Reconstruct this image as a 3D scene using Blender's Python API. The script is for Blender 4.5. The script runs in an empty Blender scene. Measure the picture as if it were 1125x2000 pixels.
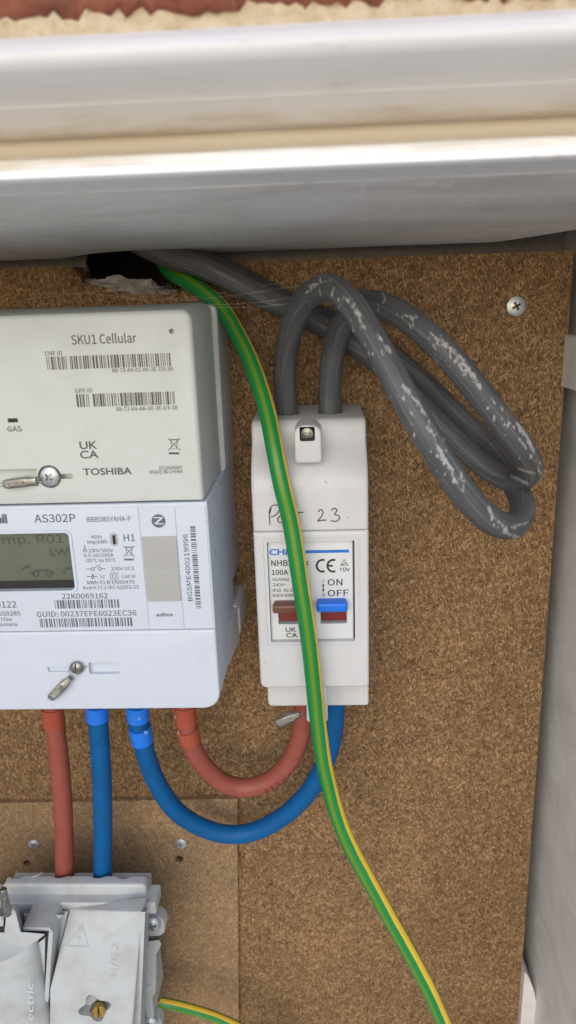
import bpy, bmesh, math, random
from mathutils import Vector, Matrix, noise
random.seed(7)
S = 0.001                                   # every dimension below is in millimetres
scn = bpy.context.scene
COL = scn.collection

# ------------------------------------------------------------------ camera
F, D = 1400.0, 370.0                        # focal length in photo pixels, camera to backboard in mm
dn = Vector((168, 4850, F)).normalized()
rt = -Vector((-30562, -(-30562*168 + F*F)/4850, F)); rt.normalize()
nn = rt.cross(dn)
def at(px, py, Y):                          # photo pixel on the plane Y (mm in front of the backboard is negative)
    v = Vector((px-562.5, py-1000, F))
    t = (Y+D)/v.dot(nn)
    return (v.dot(rt)*t, Y, -v.dot(dn)*t)
cd = bpy.data.cameras.new('camera'); cam = bpy.data.objects.new('camera', cd); COL.objects.link(cam)
cd.sensor_fit = 'VERTICAL'; cd.sensor_height = 36; cd.lens = 36*F/2000
cd.clip_start = 0.01; cd.clip_end = 100
cx = Vector((rt.x, nn.x, -dn.x)); cy = -Vector((rt.y, nn.y, -dn.y)); cz = -Vector((rt.z, nn.z, -dn.z))
M = Matrix((cx, cy, cz)).transposed().to_4x4(); M.translation = Vector((0, -D*S, 0))
cam.matrix_world = M
cd.dof.use_dof = True; cd.dof.focus_distance = 0.335; cd.dof.aperture_fstop = 11.0
scn.camera = cam
# ------------------------------------------------------------------ light
SUN_EL, SUN_AZ = math.radians(26), math.radians(-8)     # azimuth measured from straight out of the wall, negative is left
w = bpy.data.worlds.new('World'); scn.world = w; w.use_nodes = True
nt = w.node_tree; nt.nodes.clear()
o = nt.nodes.new('ShaderNodeOutputWorld'); b = nt.nodes.new('ShaderNodeBackground'); s = nt.nodes.new('ShaderNodeTexSky')
s.sky_type = 'NISHITA'; s.sun_disc = False; s.sun_elevation = SUN_EL; s.sun_rotation = math.radians(180)-SUN_AZ
s.dust_density = 1.0; s.air_density = 1.0
b.inputs['Strength'].default_value = 0.15
nt.links.new(s.outputs[0], b.inputs[0]); nt.links.new(b.outputs[0], o.inputs[0])
sl = bpy.data.lights.new('sun', 'SUN'); sl.energy = 1.1; sl.angle = math.radians(60); sl.color = (1, .99, .98)
so = bpy.data.objects.new('sun', sl); COL.objects.link(so)
sd = Vector((math.sin(SUN_AZ)*math.cos(SUN_EL), -math.cos(SUN_AZ)*math.cos(SUN_EL), math.sin(SUN_EL)))
so.rotation_euler = sd.to_track_quat('Z', 'Y').to_euler(); so.location = (0, -2, 2)
vs = scn.view_settings; vs.view_transform = 'Standard'; vs.look = 'None'; vs.gamma = 1; vs.use_curve_mapping = False
vs.exposure = 0.25

# ------------------------------------------------------------------ materials
def new_mat(name):
    m = bpy.data.materials.new(name); m.use_nodes = True
    t = m.node_tree; p = t.nodes['Principled BSDF']
    return m, t, p
def N(t, kind, **kw):
    n = t.nodes.new(kind)
    for k, v in kw.items():
        if k in n.inputs: n.inputs[k].default_value = v
        else: setattr(n, k, v)
    return n
def ramp(t, fac, stops):
    r = t.nodes.new('ShaderNodeValToRGB'); e = r.color_ramp.elements
    while len(e) < len(stops): e.new(.5)
    for i, (p, c) in enumerate(stops):
        e[i].position = p; e[i].color = c if len(c) == 4 else (*c, 1)
    t.links.new(fac, r.inputs[0]); return r.outputs[0]
def mix(t, fac, a, b_, blend='MIX'):
    n = t.nodes.new('ShaderNodeMix'); n.data_type = 'RGBA'; n.blend_type = blend
    for i, v in ((0, fac), (6, a), (7, b_)):
        if hasattr(v, 'links'): t.links.new(v, n.inputs[i])
        else: n.inputs[i].default_value = v if i == 0 else (*v, 1) if len(v) == 3 else v
    return n.outputs[2]
def coords(t, scale=1, kind='Object', rot=0, sc3=None):
    tc = t.nodes.new('ShaderNodeTexCoord'); mp = t.nodes.new('ShaderNodeMapping')
    mp.inputs['Scale'].default_value = sc3 or (scale,)*3
    mp.inputs['Rotation'].default_value = (0, rot, 0)
    t.links.new(tc.outputs[kind], mp.inputs[0]); return mp.outputs[0]
def noise_fac(t, vec, scale, detail=4, rough=.6, dist=0):
    n = N(t, 'ShaderNodeTexNoise', Scale=scale, Detail=detail, Roughness=rough, Distortion=dist)
    t.links.new(vec, n.inputs['Vector']); return n.outputs[0]
def bump(t, p, h, strength, dist):
    bn = N(t, 'ShaderNodeBump', Strength=strength, Distance=dist); t.links.new(h, bn.inputs['Height']); t.links.new(bn.outputs[0], p.inputs['Normal'])

def plastic(name, col, rough=.4, dirt=(.25, .19, .12), dirt_amt=.25, speck=.0, bumpy=.06, spec=.4, stain_scale=60):
    """moulded plastic: faint mottling, handling grime, small dust specks"""
    m, t, p = new_mat(name); v = coords(t)
    n1 = noise_fac(t, v, stain_scale, 5, .65)
    f = ramp(t, n1, [(.45, (0, 0, 0)), (.8, (dirt_amt,)*3)])
    c = mix(t, f, col, dirt)
    if speck:
        n2 = noise_fac(t, v, 900, 2, .5)
        big = noise_fac(t, v, 45, 3, .6)
        f2 = ramp(t, n2, [(.67, (0, 0, 0)), (.72, (speck,)*3)])
        f3 = ramp(t, big, [(.4, (0, 0, 0)), (.65, (1, 1, 1))])
        ff = mix(t, 1.0, f2, f3, 'MULTIPLY')
        c = mix(t, ff, c, (.06, .045, .03))
    t.links.new(c, p.inputs['Base Color'])
    r = ramp(t, n1, [(.3, (rough-.07,)*3), (.75, (rough+.15,)*3)]); t.links.new(r, p.inputs['Roughness'])
    p.inputs['Specular IOR Level'].default_value = spec
    bump(t, p, noise_fac(t, v, 1600, 2, .5), bumpy, .0002)
    return m
def simple(name, col, rough=.5, metal=0, bumpy=0, bs=800, var=.15):
    m, t, p = new_mat(name); v = coords(t)
    n = noise_fac(t, v, bs*.3, 4)
    dark = tuple(max(0, x*(1-var*2)) for x in col)
    c = ramp(t, n, [(.3, dark), (.65, col)]); t.links.new(c, p.inputs['Base Color'])
    p.inputs['Roughness'].default_value = rough; p.inputs['Metallic'].default_value = metal
    if bumpy: bump(t, p, noise_fac(t, v, bs), bumpy, .0003)
    return m

def chipboard(name, tint=1.0, light=0.0):
    m, t, p = new_mat(name)
    base = coords(t)
    warp = N(t, 'ShaderNodeTexNoise', Scale=260, Detail=3); t.links.new(base, warp.inputs['Vector'])
    col = None; hs = None
    for i, (rot, sx, sz) in enumerate(((.5, 420, 1500), (1.9, 480, 1700), (2.7, 360, 1300), (1.2, 700, 2100))):
        tc = t.nodes.new('ShaderNodeTexCoord')
        add = N(t, 'ShaderNodeMix'); add.data_type = 'VECTOR'; add.blend_type = 'MIX'
        va = t.nodes.new('ShaderNodeVectorMath'); va.operation = 'MULTIPLY_ADD'
        t.links.new(warp.outputs['Color'], va.inputs[0]); va.inputs[1].default_value = (.0025,)*3; t.links.new(tc.outputs['Object'], va.inputs[2])
        mp = t.nodes.new('ShaderNodeMapping'); mp.vector_type = 'TEXTURE'
        mp.inputs['Rotation'].default_value = (0, rot, 0); mp.inputs['Scale'].default_value = (1/sx, 1/500, 1/sz)
        mp.inputs['Location'].default_value = (i*.13, 0, i*.07)
        t.nodes.remove(add)
        t.links.new(va.outputs[0], mp.inputs[0])
        vo = N(t, 'ShaderNodeTexVoronoi', Scale=1.0, Randomness=1.0); t.links.new(mp.outputs[0], vo.inputs['Vector'])
        sep = t.nodes.new('ShaderNodeSeparateColor'); t.links.new(vo.outputs['Color'], sep.inputs[0])
        k = tint
        c = ramp(t, sep.outputs[0], [(0, (.072*k, .039*k, .017*k)), (.3, (.158*k, .091*k, .043*k)), (.72, (.238*k, .142*k, .067*k)), (1, (.42*k, .28*k, .148*k))])
        if col is None: col = c; hs = sep.outputs[0]
        else:
            sel = ramp(t, sep.outputs[1], [(.48, (0, 0, 0)), (.52, (1, 1, 1))])
            col = mix(t, sel, col, c)
            hs = mix(t, sel, hs, sep.outputs[0])
    # dark flecks, large tone drift, pale handling marks
    fl = ramp(t, noise_fac(t, base, 420, 3, .6, 1.0), [(.63, (0, 0, 0)), (.72, (.8,)*3)])
    col = mix(t, fl, col, (.035, .02, .012))
    fl2 = ramp(t, noise_fac(t, base, 170, 3, .5, .6), [(.72, (0, 0, 0)), (.76, (.75,)*3)])
    col = mix(t, fl2, col, (.04, .024, .014))
    drift = ramp(t, noise_fac(t, base, 14, 4, .6), [(.3, (.80, .80, .82)), (.7, (1.15, 1.13, 1.08))])
    col = mix(t, 1.0, col, drift, 'MULTIPLY')
    if light: col = mix(t, light, col, (.33, .24, .155))
    t.links.new(col, p.inputs['Base Color'])
    p.inputs['Roughness'].default_value = .72; p.inputs['Specular IOR Level'].default_value = .25
    bump(t, p, hs, .35, .0006)
    return m
M_CHIP = chipboard('chipboard', .97)
M_CHIP2 = chipboard('chipboard_lower', 1.12, .3)
M_HUB = plastic('hub_plastic', (.525, .55, .53), .42, dirt_amt=.10, bumpy=.10)
M_METER = plastic('meter_plastic', (.535, .58, .665), .33, dirt_amt=.10, bumpy=.03)
M_METERBASE = plastic('meter_base_plastic', (.55, .55, .56), .45, dirt_amt=.2)
M_ISO = plastic('isolator_plastic', (.56, .565, .58), .36, dirt_amt=.14, speck=.75, bumpy=.05)
M_MODULE = plastic('module_plastic', (.60, .615, .635), .35, dirt_amt=.08)
M_BLOCK = plastic('cutout_plastic', (.46, .485, .50), .38, dirt=(.24, .17, .09), dirt_amt=.45, bumpy=.12)
M_BUTTON = plastic('button_grey', (.36, .36, .35), .5, dirt_amt=.05)
M_BROWNSW = plastic('toggle_brown', (.135, .055, .038), .35, dirt_amt=.1)
M_BLUESW = plastic('toggle_blue', (.004, .145, .68), .3, dirt_amt=.05)
M_RED = plastic('flag_red', (.17, .02, .015), .4, dirt_amt=.1)
M_BLACK = simple('black_plastic', (.012, .012, .013), .5)
M_VOID = simple('hole_darkness', (.03, .027, .025), .95)  # near-black, for the added box that keeps the cable hole dark
M_BROWNC = plastic('brown_sheath', (.285, .070, .050), .45, dirt=(.05, .02, .015), dirt_amt=.35, bumpy=.03, stain_scale=90)
M_BLUEC = plastic('blue_sheath', (.0015, .092, .275), .5, dirt=(.004, .03, .08), dirt_amt=.45, bumpy=.03, stain_scale=70, spec=.22)
M_BROWNCOL = plastic('brown_collar', (.34, .07, .035), .3, dirt_amt=.1)
M_BLUECOL = plastic('blue_collar', (.012, .17, .72), .3, dirt_amt=.05)
M_ZINC = simple('zinc_steel', (.60, .65, .67), .42, .75, .25, 1500, .2)
M_STEEL = simple('dull_steel', (.42, .42, .40), .38, 1.0, .3, 1500, .3)
M_BRASS = simple('brass', (.55, .36, .12), .33, 1.0, .3, 900, .3)
M_COPPER = simple('copper', (.70, .28, .14), .35, 1.0, .2, 900, .2)
M_INK = simple('grey_print', (.085, .083, .075), .6)
M_INKM = simple('meter_print', (.12, .13, .15), .6)
M_INKB = simple('black_print', (.025, .026, .03), .5)
M_BLUEINK = simple('blue_print', (.01, .16, .62), .5)
M_PEN = simple('marker_ink', (.075, .055, .11), .5)
M_LCDINK = simple('lcd_segments', (.062, .07, .06), .5)
M_WOOL = simple('grey_wool', (.40, .39, .39), .95, 0, .6, 500, .3)
M_WEB = simple('cobweb_silk', (.75, .73, .70), .6)
def lcd_mat():
    m, t, p = new_mat('lcd'); v = coords(t)
    c = ramp(t, noise_fac(t, v, 30, 2), [(.3, (.10, .115, .082)), (.7, (.13, .145, .10))])
    t.links.new(c, p.inputs['Base Color']); p.inputs['Roughness'].default_value = .22
    return m
M_LCD = lcd_mat()
def clear_mat(name, tint=(1, 1, 1), rough=.05):
    m, t, p = new_mat(name); p.inputs['Base Color'].default_value = (*tint, 1)
    p.inputs['Transmission Weight'].default_value = 1; p.inputs['Roughness'].default_value = rough; p.inputs['IOR'].default_value = 1.45
    return m
M_CLEAR = clear_mat('clear_seal', (.97, .96, .93), .15)
M_CRIMP = simple('crimped_alloy', (.62, .60, .55), .45, .6, .5, 900, .25)
def frame_mat():
    m, t, p = new_mat('white_grp'); v = coords(t)
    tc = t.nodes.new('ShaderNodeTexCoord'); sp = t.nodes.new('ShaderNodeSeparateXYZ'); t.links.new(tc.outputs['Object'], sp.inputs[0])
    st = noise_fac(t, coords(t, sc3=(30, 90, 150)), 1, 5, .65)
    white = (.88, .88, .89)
    # uneven beige grime along the moulding, with the groove's shade painted in by height
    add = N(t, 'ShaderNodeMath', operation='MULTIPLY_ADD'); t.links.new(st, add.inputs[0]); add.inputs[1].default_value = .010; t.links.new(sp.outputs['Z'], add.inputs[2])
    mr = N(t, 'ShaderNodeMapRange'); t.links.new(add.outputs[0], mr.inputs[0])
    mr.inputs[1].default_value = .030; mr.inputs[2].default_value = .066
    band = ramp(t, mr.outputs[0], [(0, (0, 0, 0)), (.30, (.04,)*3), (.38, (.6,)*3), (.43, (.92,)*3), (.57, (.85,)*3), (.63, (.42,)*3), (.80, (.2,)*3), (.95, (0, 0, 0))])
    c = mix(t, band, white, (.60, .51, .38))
    sm = noise_fac(t, coords(t, sc3=(60, 60, 260)), 1, 4, .6)
    c = mix(t, ramp(t, sm, [(.64, (0, 0, 0)), (.76, (.45,)*3)]), c, (.42, .30, .17))
    t.links.new(c, p.inputs['Base Color']); p.inputs['Roughness'].default_value = .38
    bump(t, p, noise_fac(t, v, 500, 4), .12, .0004)
    return m
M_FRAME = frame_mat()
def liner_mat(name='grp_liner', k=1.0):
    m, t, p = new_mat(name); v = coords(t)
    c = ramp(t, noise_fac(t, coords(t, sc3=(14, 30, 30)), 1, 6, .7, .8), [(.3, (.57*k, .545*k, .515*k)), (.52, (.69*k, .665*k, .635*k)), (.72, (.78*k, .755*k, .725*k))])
    scr = noise_fac(t, coords(t, sc3=(120, 40, 300), rot=.4), 1, 4, .7, 1.5)
    big = noise_fac(t, v, 18, 3, .6)
    f = mix(t, 1.0, ramp(t, scr, [(.55, (0, 0, 0)), (.64, (.6,)*3)]), ramp(t, big, [(.45, (0, 0, 0)), (.65, (1, 1, 1))]), 'MULTIPLY')
    c = mix(t, f, c, (.86*k, .83*k, .78*k))
    dots = noise_fac(t, v, 330, 2, .5)
    c = mix(t, ramp(t, dots, [(.76, (0, 0, 0)), (.79, (.8,)*3)]), c, (.12, .09, .06))
    t.links.new(c, p.inputs['Base Color']); p.inputs['Roughness'].default_value = .5
    bump(t, p, noise_fac(t, v, 420, 4), .18, .0004)
    return m
M_LINER = liner_mat()
M_LINERTOP = liner_mat('grp_liner_top_lit', 1.13)  # lighter liner copy, standing in for light bounced up under the frame
M_BACK = simple('back_shade_grey', (.22, .205, .195), .6)  # darker than the liner, paints in the shade of the gaps around the board
def brick_mat():
    m, t, p = new_mat('red_brick'); v = coords(t)
    c = ramp(t, noise_fac(t, v, 120, 6, .7), [(.25, (.10, .035, .022)), (.5, (.24, .075, .042)), (.75, (.33, .12, .07))])
    c = mix(t, ramp(t, noise_fac(t, v, 420, 3), [(.62, (0, 0, 0)), (.72, (.9,)*3)]), c, (.04, .025, .03))
    t.links.new(c, p.inputs['Base Color']); p.inputs['Roughness'].default_value = .9
    bump(t, p, noise_fac(t, v, 500, 6, .7), .8, .001); return m
M_BRICK = brick_mat()
def mortar_mat():
    m, t, p = new_mat('sand_mortar'); v = coords(t)
    c = ramp(t, noise_fac(t, v, 260, 6, .75), [(.25, (.38, .28, .17)), (.5, (.58, .46, .31)), (.75, (.68, .58, .43))])
    c = mix(t, ramp(t, noise_fac(t, v, 800, 2), [(.66, (0, 0, 0)), (.72, (.8,)*3)]), c, (.22, .13, .07))
    t.links.new(c, p.inputs['Base Color']); p.inputs['Roughness'].default_value = .95
    bump(t, p, noise_fac(t, v, 600, 5, .7), .8, .001); return m
M_MORTAR = mortar_mat()
def uvnode(t):
    u = t.nodes.new('ShaderNodeUVMap'); sp = t.nodes.new('ShaderNodeSeparateXYZ'); t.links.new(u.outputs[0], sp.inputs[0]); return u.outputs[0], sp
def grey_cable_mat():
    m, t, p = new_mat('grey_sheath'); v = coords(t)
    uv, sp = uvnode(t)
    mp = t.nodes.new('ShaderNodeMapping'); t.links.new(uv, mp.inputs[0]); mp.inputs['Scale'].default_value = (.03, 26, 1)
    lines = noise_fac(t, mp.outputs[0], 1, 4, .6)
    c = ramp(t, lines, [(.35, (.058, .061, .067)), (.55, (.082, .086, .093)), (.72, (.155, .16, .165))])
    c = mix(t, ramp(t, noise_fac(t, v, 60, 5, .65), [(.45, (0, 0, 0)), (.75, (.35,)*3)]), c, (.13, .125, .118))
    at_ = t.nodes.new('ShaderNodeAttribute'); at_.attribute_name = 'scuff'
    brk = noise_fac(t, v, 520, 4, .7, .6)
    mlt = N(t, 'ShaderNodeMath', operation='MULTIPLY_ADD'); t.links.new(at_.outputs['Fac'], mlt.inputs[0]); mlt.inputs[1].default_value = .5; t.links.new(brk, mlt.inputs[2])
    sc = ramp(t, mlt.outputs[0], [(.74, (0, 0, 0)), (.98, (.75,)*3)])
    c = mix(t, sc, c, (.44, .435, .42))
    t.links.new(c, p.inputs['Base Color'])
    t.links.new(ramp(t, sc, [(0, (.46,)*3), (1, (.8,)*3)]), p.inputs['Roughness']); p.inputs['Specular IOR Level'].default_value = .28
    bump(t, p, lines, .12, .0005); return m
M_GREY = grey_cable_mat()
def earth_mat():
    m, t, p = new_mat('green_yellow_sheath'); v = coords(t)
    uv, sp = uvnode(t)
    wob = noise_fac(t, v, 55, 2)
    ad = N(t, 'ShaderNodeMath', operation='MULTIPLY_ADD'); t.links.new(wob, ad.inputs[0]); ad.inputs[1].default_value = .035; t.links.new(sp.outputs['Y'], ad.inputs[2])
    tw_ = N(t, 'ShaderNodeMapRange'); t.links.new(sp.outputs['X'], tw_.inputs[0])
    for k_, v_ in ((1, 270), (2, 430), (3, 0), (4, .07)): tw_.inputs[k_].default_value = v_
    sb = N(t, 'ShaderNodeMath', operation='SUBTRACT'); t.links.new(ad.outputs[0], sb.inputs[0]); t.links.new(tw_.outputs[0], sb.inputs[1]); ad = sb
    g = (.008, .20, .045); ol = (.115, .225, .012); ye = (.72, .47, .045)
    c = ramp(t, ad.outputs[0], [(0, g), (.225, g), (.245, ye), (.365, ye), (.385, g), (.465, g), (.50, ol), (.545, ol), (.578, g)])
    # scrapes and white nicks
    sc = ramp(t, noise_fac(t, v, 700, 3, .6, 1.2), [(.72, (0, 0, 0)), (.76, (.7,)*3)])
    c = mix(t, mix(t, 1.0, sc, ramp(t, noise_fac(t, v, 60, 2), [(.5, (0, 0, 0)), (.62, (1, 1, 1))]), 'MULTIPLY'), c, (.5, .6, .45))
    t.links.new(c, p.inputs['Base Color']); p.inputs['Roughness'].default_value = .36
    p.inputs['Specular IOR Level'].default_value = .4
    bump(t, p, noise_fac(t, v, 300, 3), .06, .0005); return m
M_EARTH = earth_mat()

# ------------------------------------------------------------------ mesh helpers (mm in, metres out)
def finish(name, bm, mat, parent=None, smooth=35, recalc=True):
    if recalc: bmesh.ops.recalc_face_normals(bm, faces=bm.faces[:])
    me = bpy.data.meshes.new(name); bm.to_mesh(me); bm.free()
    me.transform(Matrix.Scale(S, 4))
    if smooth:
        for f in me.polygons: f.use_smooth = True
        me.set_sharp_from_angle(angle=math.radians(smooth))
    me.materials.append(mat)
    ob = bpy.data.objects.new(name, me); COL.objects.link(ob)
    if parent: ob.parent = parent
    return ob
def tag(ob, label=None, cat=None, group=None, kind=None):
    if label: ob['label'] = label
    if cat: ob['category'] = cat
    if group: ob['group'] = group
    if kind: ob['kind'] = kind
    return ob
def thing(name, label, cat, group=None):
    e = bpy.data.objects.new(name, None); e.empty_display_size = .02; COL.objects.link(e)
    return tag(e, label, cat, group)
def loft(bm, rings, cap0=True, cap1=True, closed=False):
    vs_ = [[bm.verts.new(p) for p in r] for r in rings]
    n = len(rings[0])
    pairs = list(zip(vs_, vs_[1:])) + ([(vs_[-1], vs_[0])] if closed else [])
    for a, c in pairs:
        for i in range(n):
            j = (i+1) % n
            bm.faces.new((a[i], a[j], c[j], c[i]))
    if not closed:
        if cap0: bm.faces.new(vs_[0][::-1])
        if cap1: bm.faces.new(vs_[-1])
def rr(x0, x1, z0, z1, r, n=5):
    rs = r if isinstance(r, (tuple, list)) else (r,)*4          # bl, br, tr, tl
    out = []
    for (cx_, cz_, a0), q in zip(((x0, z0, 180), (x1, z0, 270), (x1, z1, 0), (x0, z1, 90)), rs):
        q = max(q, .01)
        ox = cx_ + q*(1 if cx_ == x0 else -1); oz = cz_ + q*(1 if cz_ == z0 else -1)
        for k in range(n+1):
            a = math.radians(a0 + 90*k/n); out.append((ox+q*math.cos(a), oz+q*math.sin(a)))
    return out
def rbox(bm, x0, x1, z0, z1, yf, yb, rc=2, re=1, grow=0, n=5):
    """box facing the camera with rounded outline and a rounded front edge"""
    rs = rc if isinstance(rc, (tuple, list)) else (rc,)*4
    rings = []
    for k in range(5):
        a = math.pi/2*k/4; i = re*(1-math.sin(a)); y = yf+re*(1-math.cos(a))
        rings.append([(x, y, z) for x, z in rr(x0+i, x1-i, z0+i, z1-i, [max(q-i, .05) for q in rs], n)])
    rings.append([(x, yb, z) for x, z in rr(x0-grow, x1+grow, z0-grow, z1+grow, rs, n)])
    loft(bm, rings)
def box(bm, x0, x1, y0, y1, z0, z1, bev=0):
    r = bmesh.ops.create_cube(bm, size=1)
    for v in r['verts']:
        v.co = Vector(((x0+x1)/2+v.co.x*(x1-x0), (y0+y1)/2+v.co.y*(y1-y0), (z0+z1)/2+v.co.z*(z1-z0)))
    if bev:
        es = list({e for v in r['verts'] for e in v.link_edges})
        bmesh.ops.bevel(bm, geom=es, offset=bev, segments=2, affect='EDGES', profile=.5)
def plate(bm, poly, yf, yb):
    loft(bm, [[(x, yf, z) for x, z in poly], [(x, yb, z) for x, z in poly]])
def cyl(bm, c, axis, r0, r1, h, n=24, cap=True):
    ax = Vector(axis).normalized(); u = ax.orthogonal().normalized(); v = ax.cross(u); c = Vector(c)
    rings = []
    for rr_, hh in ((r0, 0), (r1, h)):
        rings.append([c+ax*hh+(u*math.cos(2*math.pi*k/n)+v*math.sin(2*math.pi*k/n))*rr_ for k in range(n)])
    loft(bm, rings, cap, cap)
def lathe(bm, c, axis, prof, n=24):
    ax = Vector(axis).normalized(); u = ax.orthogonal().normalized(); v = ax.cross(u); c = Vector(c)
    loft(bm, [[c+ax*h+(u*math.cos(2*math.pi*k/n)+v*math.sin(2*math.pi*k/n))*r for k in range(n)] for r, h in prof])
def spline(pts, step=1.5):
    P = [Vector(p) for p in pts]; P = [2*P[0]-P[1]] + P + [2*P[-1]-P[-2]]
    dense = []
    for i in range(1, len(P)-2):
        a, b_, c, d_ = P[i-1:i+3]
        t0 = 0; t1 = t0+max((b_-a).length, .01)**.5; t2 = t1+max((c-b_).length, .01)**.5; t3 = t2+max((d_-c).length, .01)**.5
        for k in range(24):
            t = t1+(t2-t1)*k/24
            A1 = a*((t1-t)/(t1-t0))+b_*((t-t0)/(t1-t0)); A2 = b_*((t2-t)/(t2-t1))+c*((t-t1)/(t2-t1)); A3 = c*((t3-t)/(t3-t2))+d_*((t-t2)/(t3-t2))
            B1 = A1*((t2-t)/(t2-t0))+A2*((t-t0)/(t2-t0)); B2 = A2*((t3-t)/(t3-t1))+A3*((t-t1)/(t3-t1))
            dense.append(B1*((t2-t)/(t2-t1))+B2*((t-t1)/(t2-t1)))
    dense.append(P[-2])
    for _ in range(10):                                  # relax the kinks, a stiff cable bends evenly
        dense = [dense[0]]+[(dense[i-1]+2*dense[i]+dense[i+1])/4 for i in range(1, len(dense)-1)]+[dense[-1]]
    out = [dense[0]]; acc = 0
    for a, b_ in zip(dense, dense[1:]):
        L = (b_-a).length
        while acc+L >= step:
            a = a.lerp(b_, (step-acc)/L); out.append(a.copy()); L = (b_-a).length; acc = 0
        acc += L
    out.append(dense[-1]); return out
def to_px(p):
    c = rt*p.x+nn*(p.y+D)-dn*p.z
    return Vector((562.5+F*c.x/c.z, 1000+F*c.y/c.z))
def nrm_face(v, c): return (v-c).normalized().dot((Vector((0, -D, 0))-c).normalized())
def tube(name, pts, r, mat, parent=None, step=1.5, n=24, scuffs=None, raw=False, wob=0):
    path = pts if raw else spline(pts, step)
    bm = bmesh.new(); uvl = bm.loops.layers.uv.new('UVMap'); sl_ = bm.verts.layers.float.new('scuff')
    T = [(path[min(i+1, len(path)-1)]-path[max(i-1, 0)]).normalized() for i in range(len(path))]
    mid = len(path)//2
    nrm = [None]*len(path)
    q = Vector((0, -1, 0)); nrm[mid] = (q-T[mid]*q.dot(T[mid])).normalized()
    for rng, st in ((range(mid+1, len(path)), -1), (range(mid-1, -1, -1), 1)):
        for i in rng:
            p_ = nrm[i+st]; nrm[i] = (p_-T[i]*p_.dot(T[i])).normalized()
    rings = []; L = 0; us = []
    for i, c in enumerate(path):
        if i: L += (c-path[i-1]).length
        us.append(L)
        bn = T[i].cross(nrm[i]); rad = r(i/len(path)) if callable(r) else r
        if wob: rad *= 1+wob*noise.noise(Vector((L*.05, 0, r*3)))
        ring = []
        for k in range(n):
            a = 2*math.pi*k/n-math.pi                      # v = .5 faces the camera
            vert = bm.verts.new(c+(nrm[i]*math.cos(a)+bn*math.sin(a))*rad)
            if scuffs and nrm_face(vert.co, c) > .05:
                m_ = 0; q2 = to_px(vert.co)
                for (i0, i1, a2, b2, wd) in scuffs:
                    if i0 <= i/len(path) <= i1:
                        e = b2-a2; t_ = max(0, min(1, (q2-a2).dot(e)/max(e.dot(e), 1e-6))); dd = (q2-a2-e*t_).length/wd
                        m_ = max(m_, math.exp(-dd*dd*1.2))
                vert[sl_] = m_
            ring.append(vert)
        rings.append(ring)
    for i in range(len(rings)-1):
        for k in range(n):
            j = (k+1) % n
            f = bm.faces.new((rings[i][k], rings[i][j], rings[i+1][j], rings[i+1][k]))
            vals = ((us[i], k/n), (us[i], (k+1)/n), (us[i+1], (k+1)/n), (us[i+1], k/n))
            for lp, uv in zip(f.loops, vals): lp[uvl].uv = uv
    bm.faces.new(rings[0][::-1]); bm.faces.new(rings[-1])
    return finish(name, bm, mat, parent, 50), path
def px(*pts): return [at(*p) for p in pts]
def boolean(ob, cutters, op='DIFFERENCE'):
    for cbm in cutters:
        bmesh.ops.recalc_face_normals(cbm, faces=cbm.faces[:])
        me = bpy.data.meshes.new('cutter'); cbm.to_mesh(me); cbm.free(); me.transform(Matrix.Scale(S, 4))
        c = bpy.data.objects.new('cutter', me); COL.objects.link(c)
        md = ob.modifiers.new('b', 'BOOLEAN'); md.object = c; md.operation = op; md.solver = 'EXACT'
        dg = bpy.context.evaluated_depsgraph_get(); dg.update()
        new = bpy.data.meshes.new_from_object(ob.evaluated_get(dg), preserve_all_data_layers=True, depsgraph=dg)
        ob.modifiers.clear(); old = ob.data; ob.data = new; bpy.data.meshes.remove(old)
        bpy.data.objects.remove(c); bpy.data.meshes.remove(me)
    for f in ob.data.polygons: f.use_smooth = True
    ob.data.set_sharp_from_angle(angle=math.radians(32))
    return ob
def bmnew(fn, *a, **k):
    bm = bmesh.new(); fn(bm, *a, **k); return bm
def make(name, mat, parent, fn, *a, smooth=35, **k):
    return finish(name, bmnew(fn, *a, **k), mat, parent, smooth)

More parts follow.
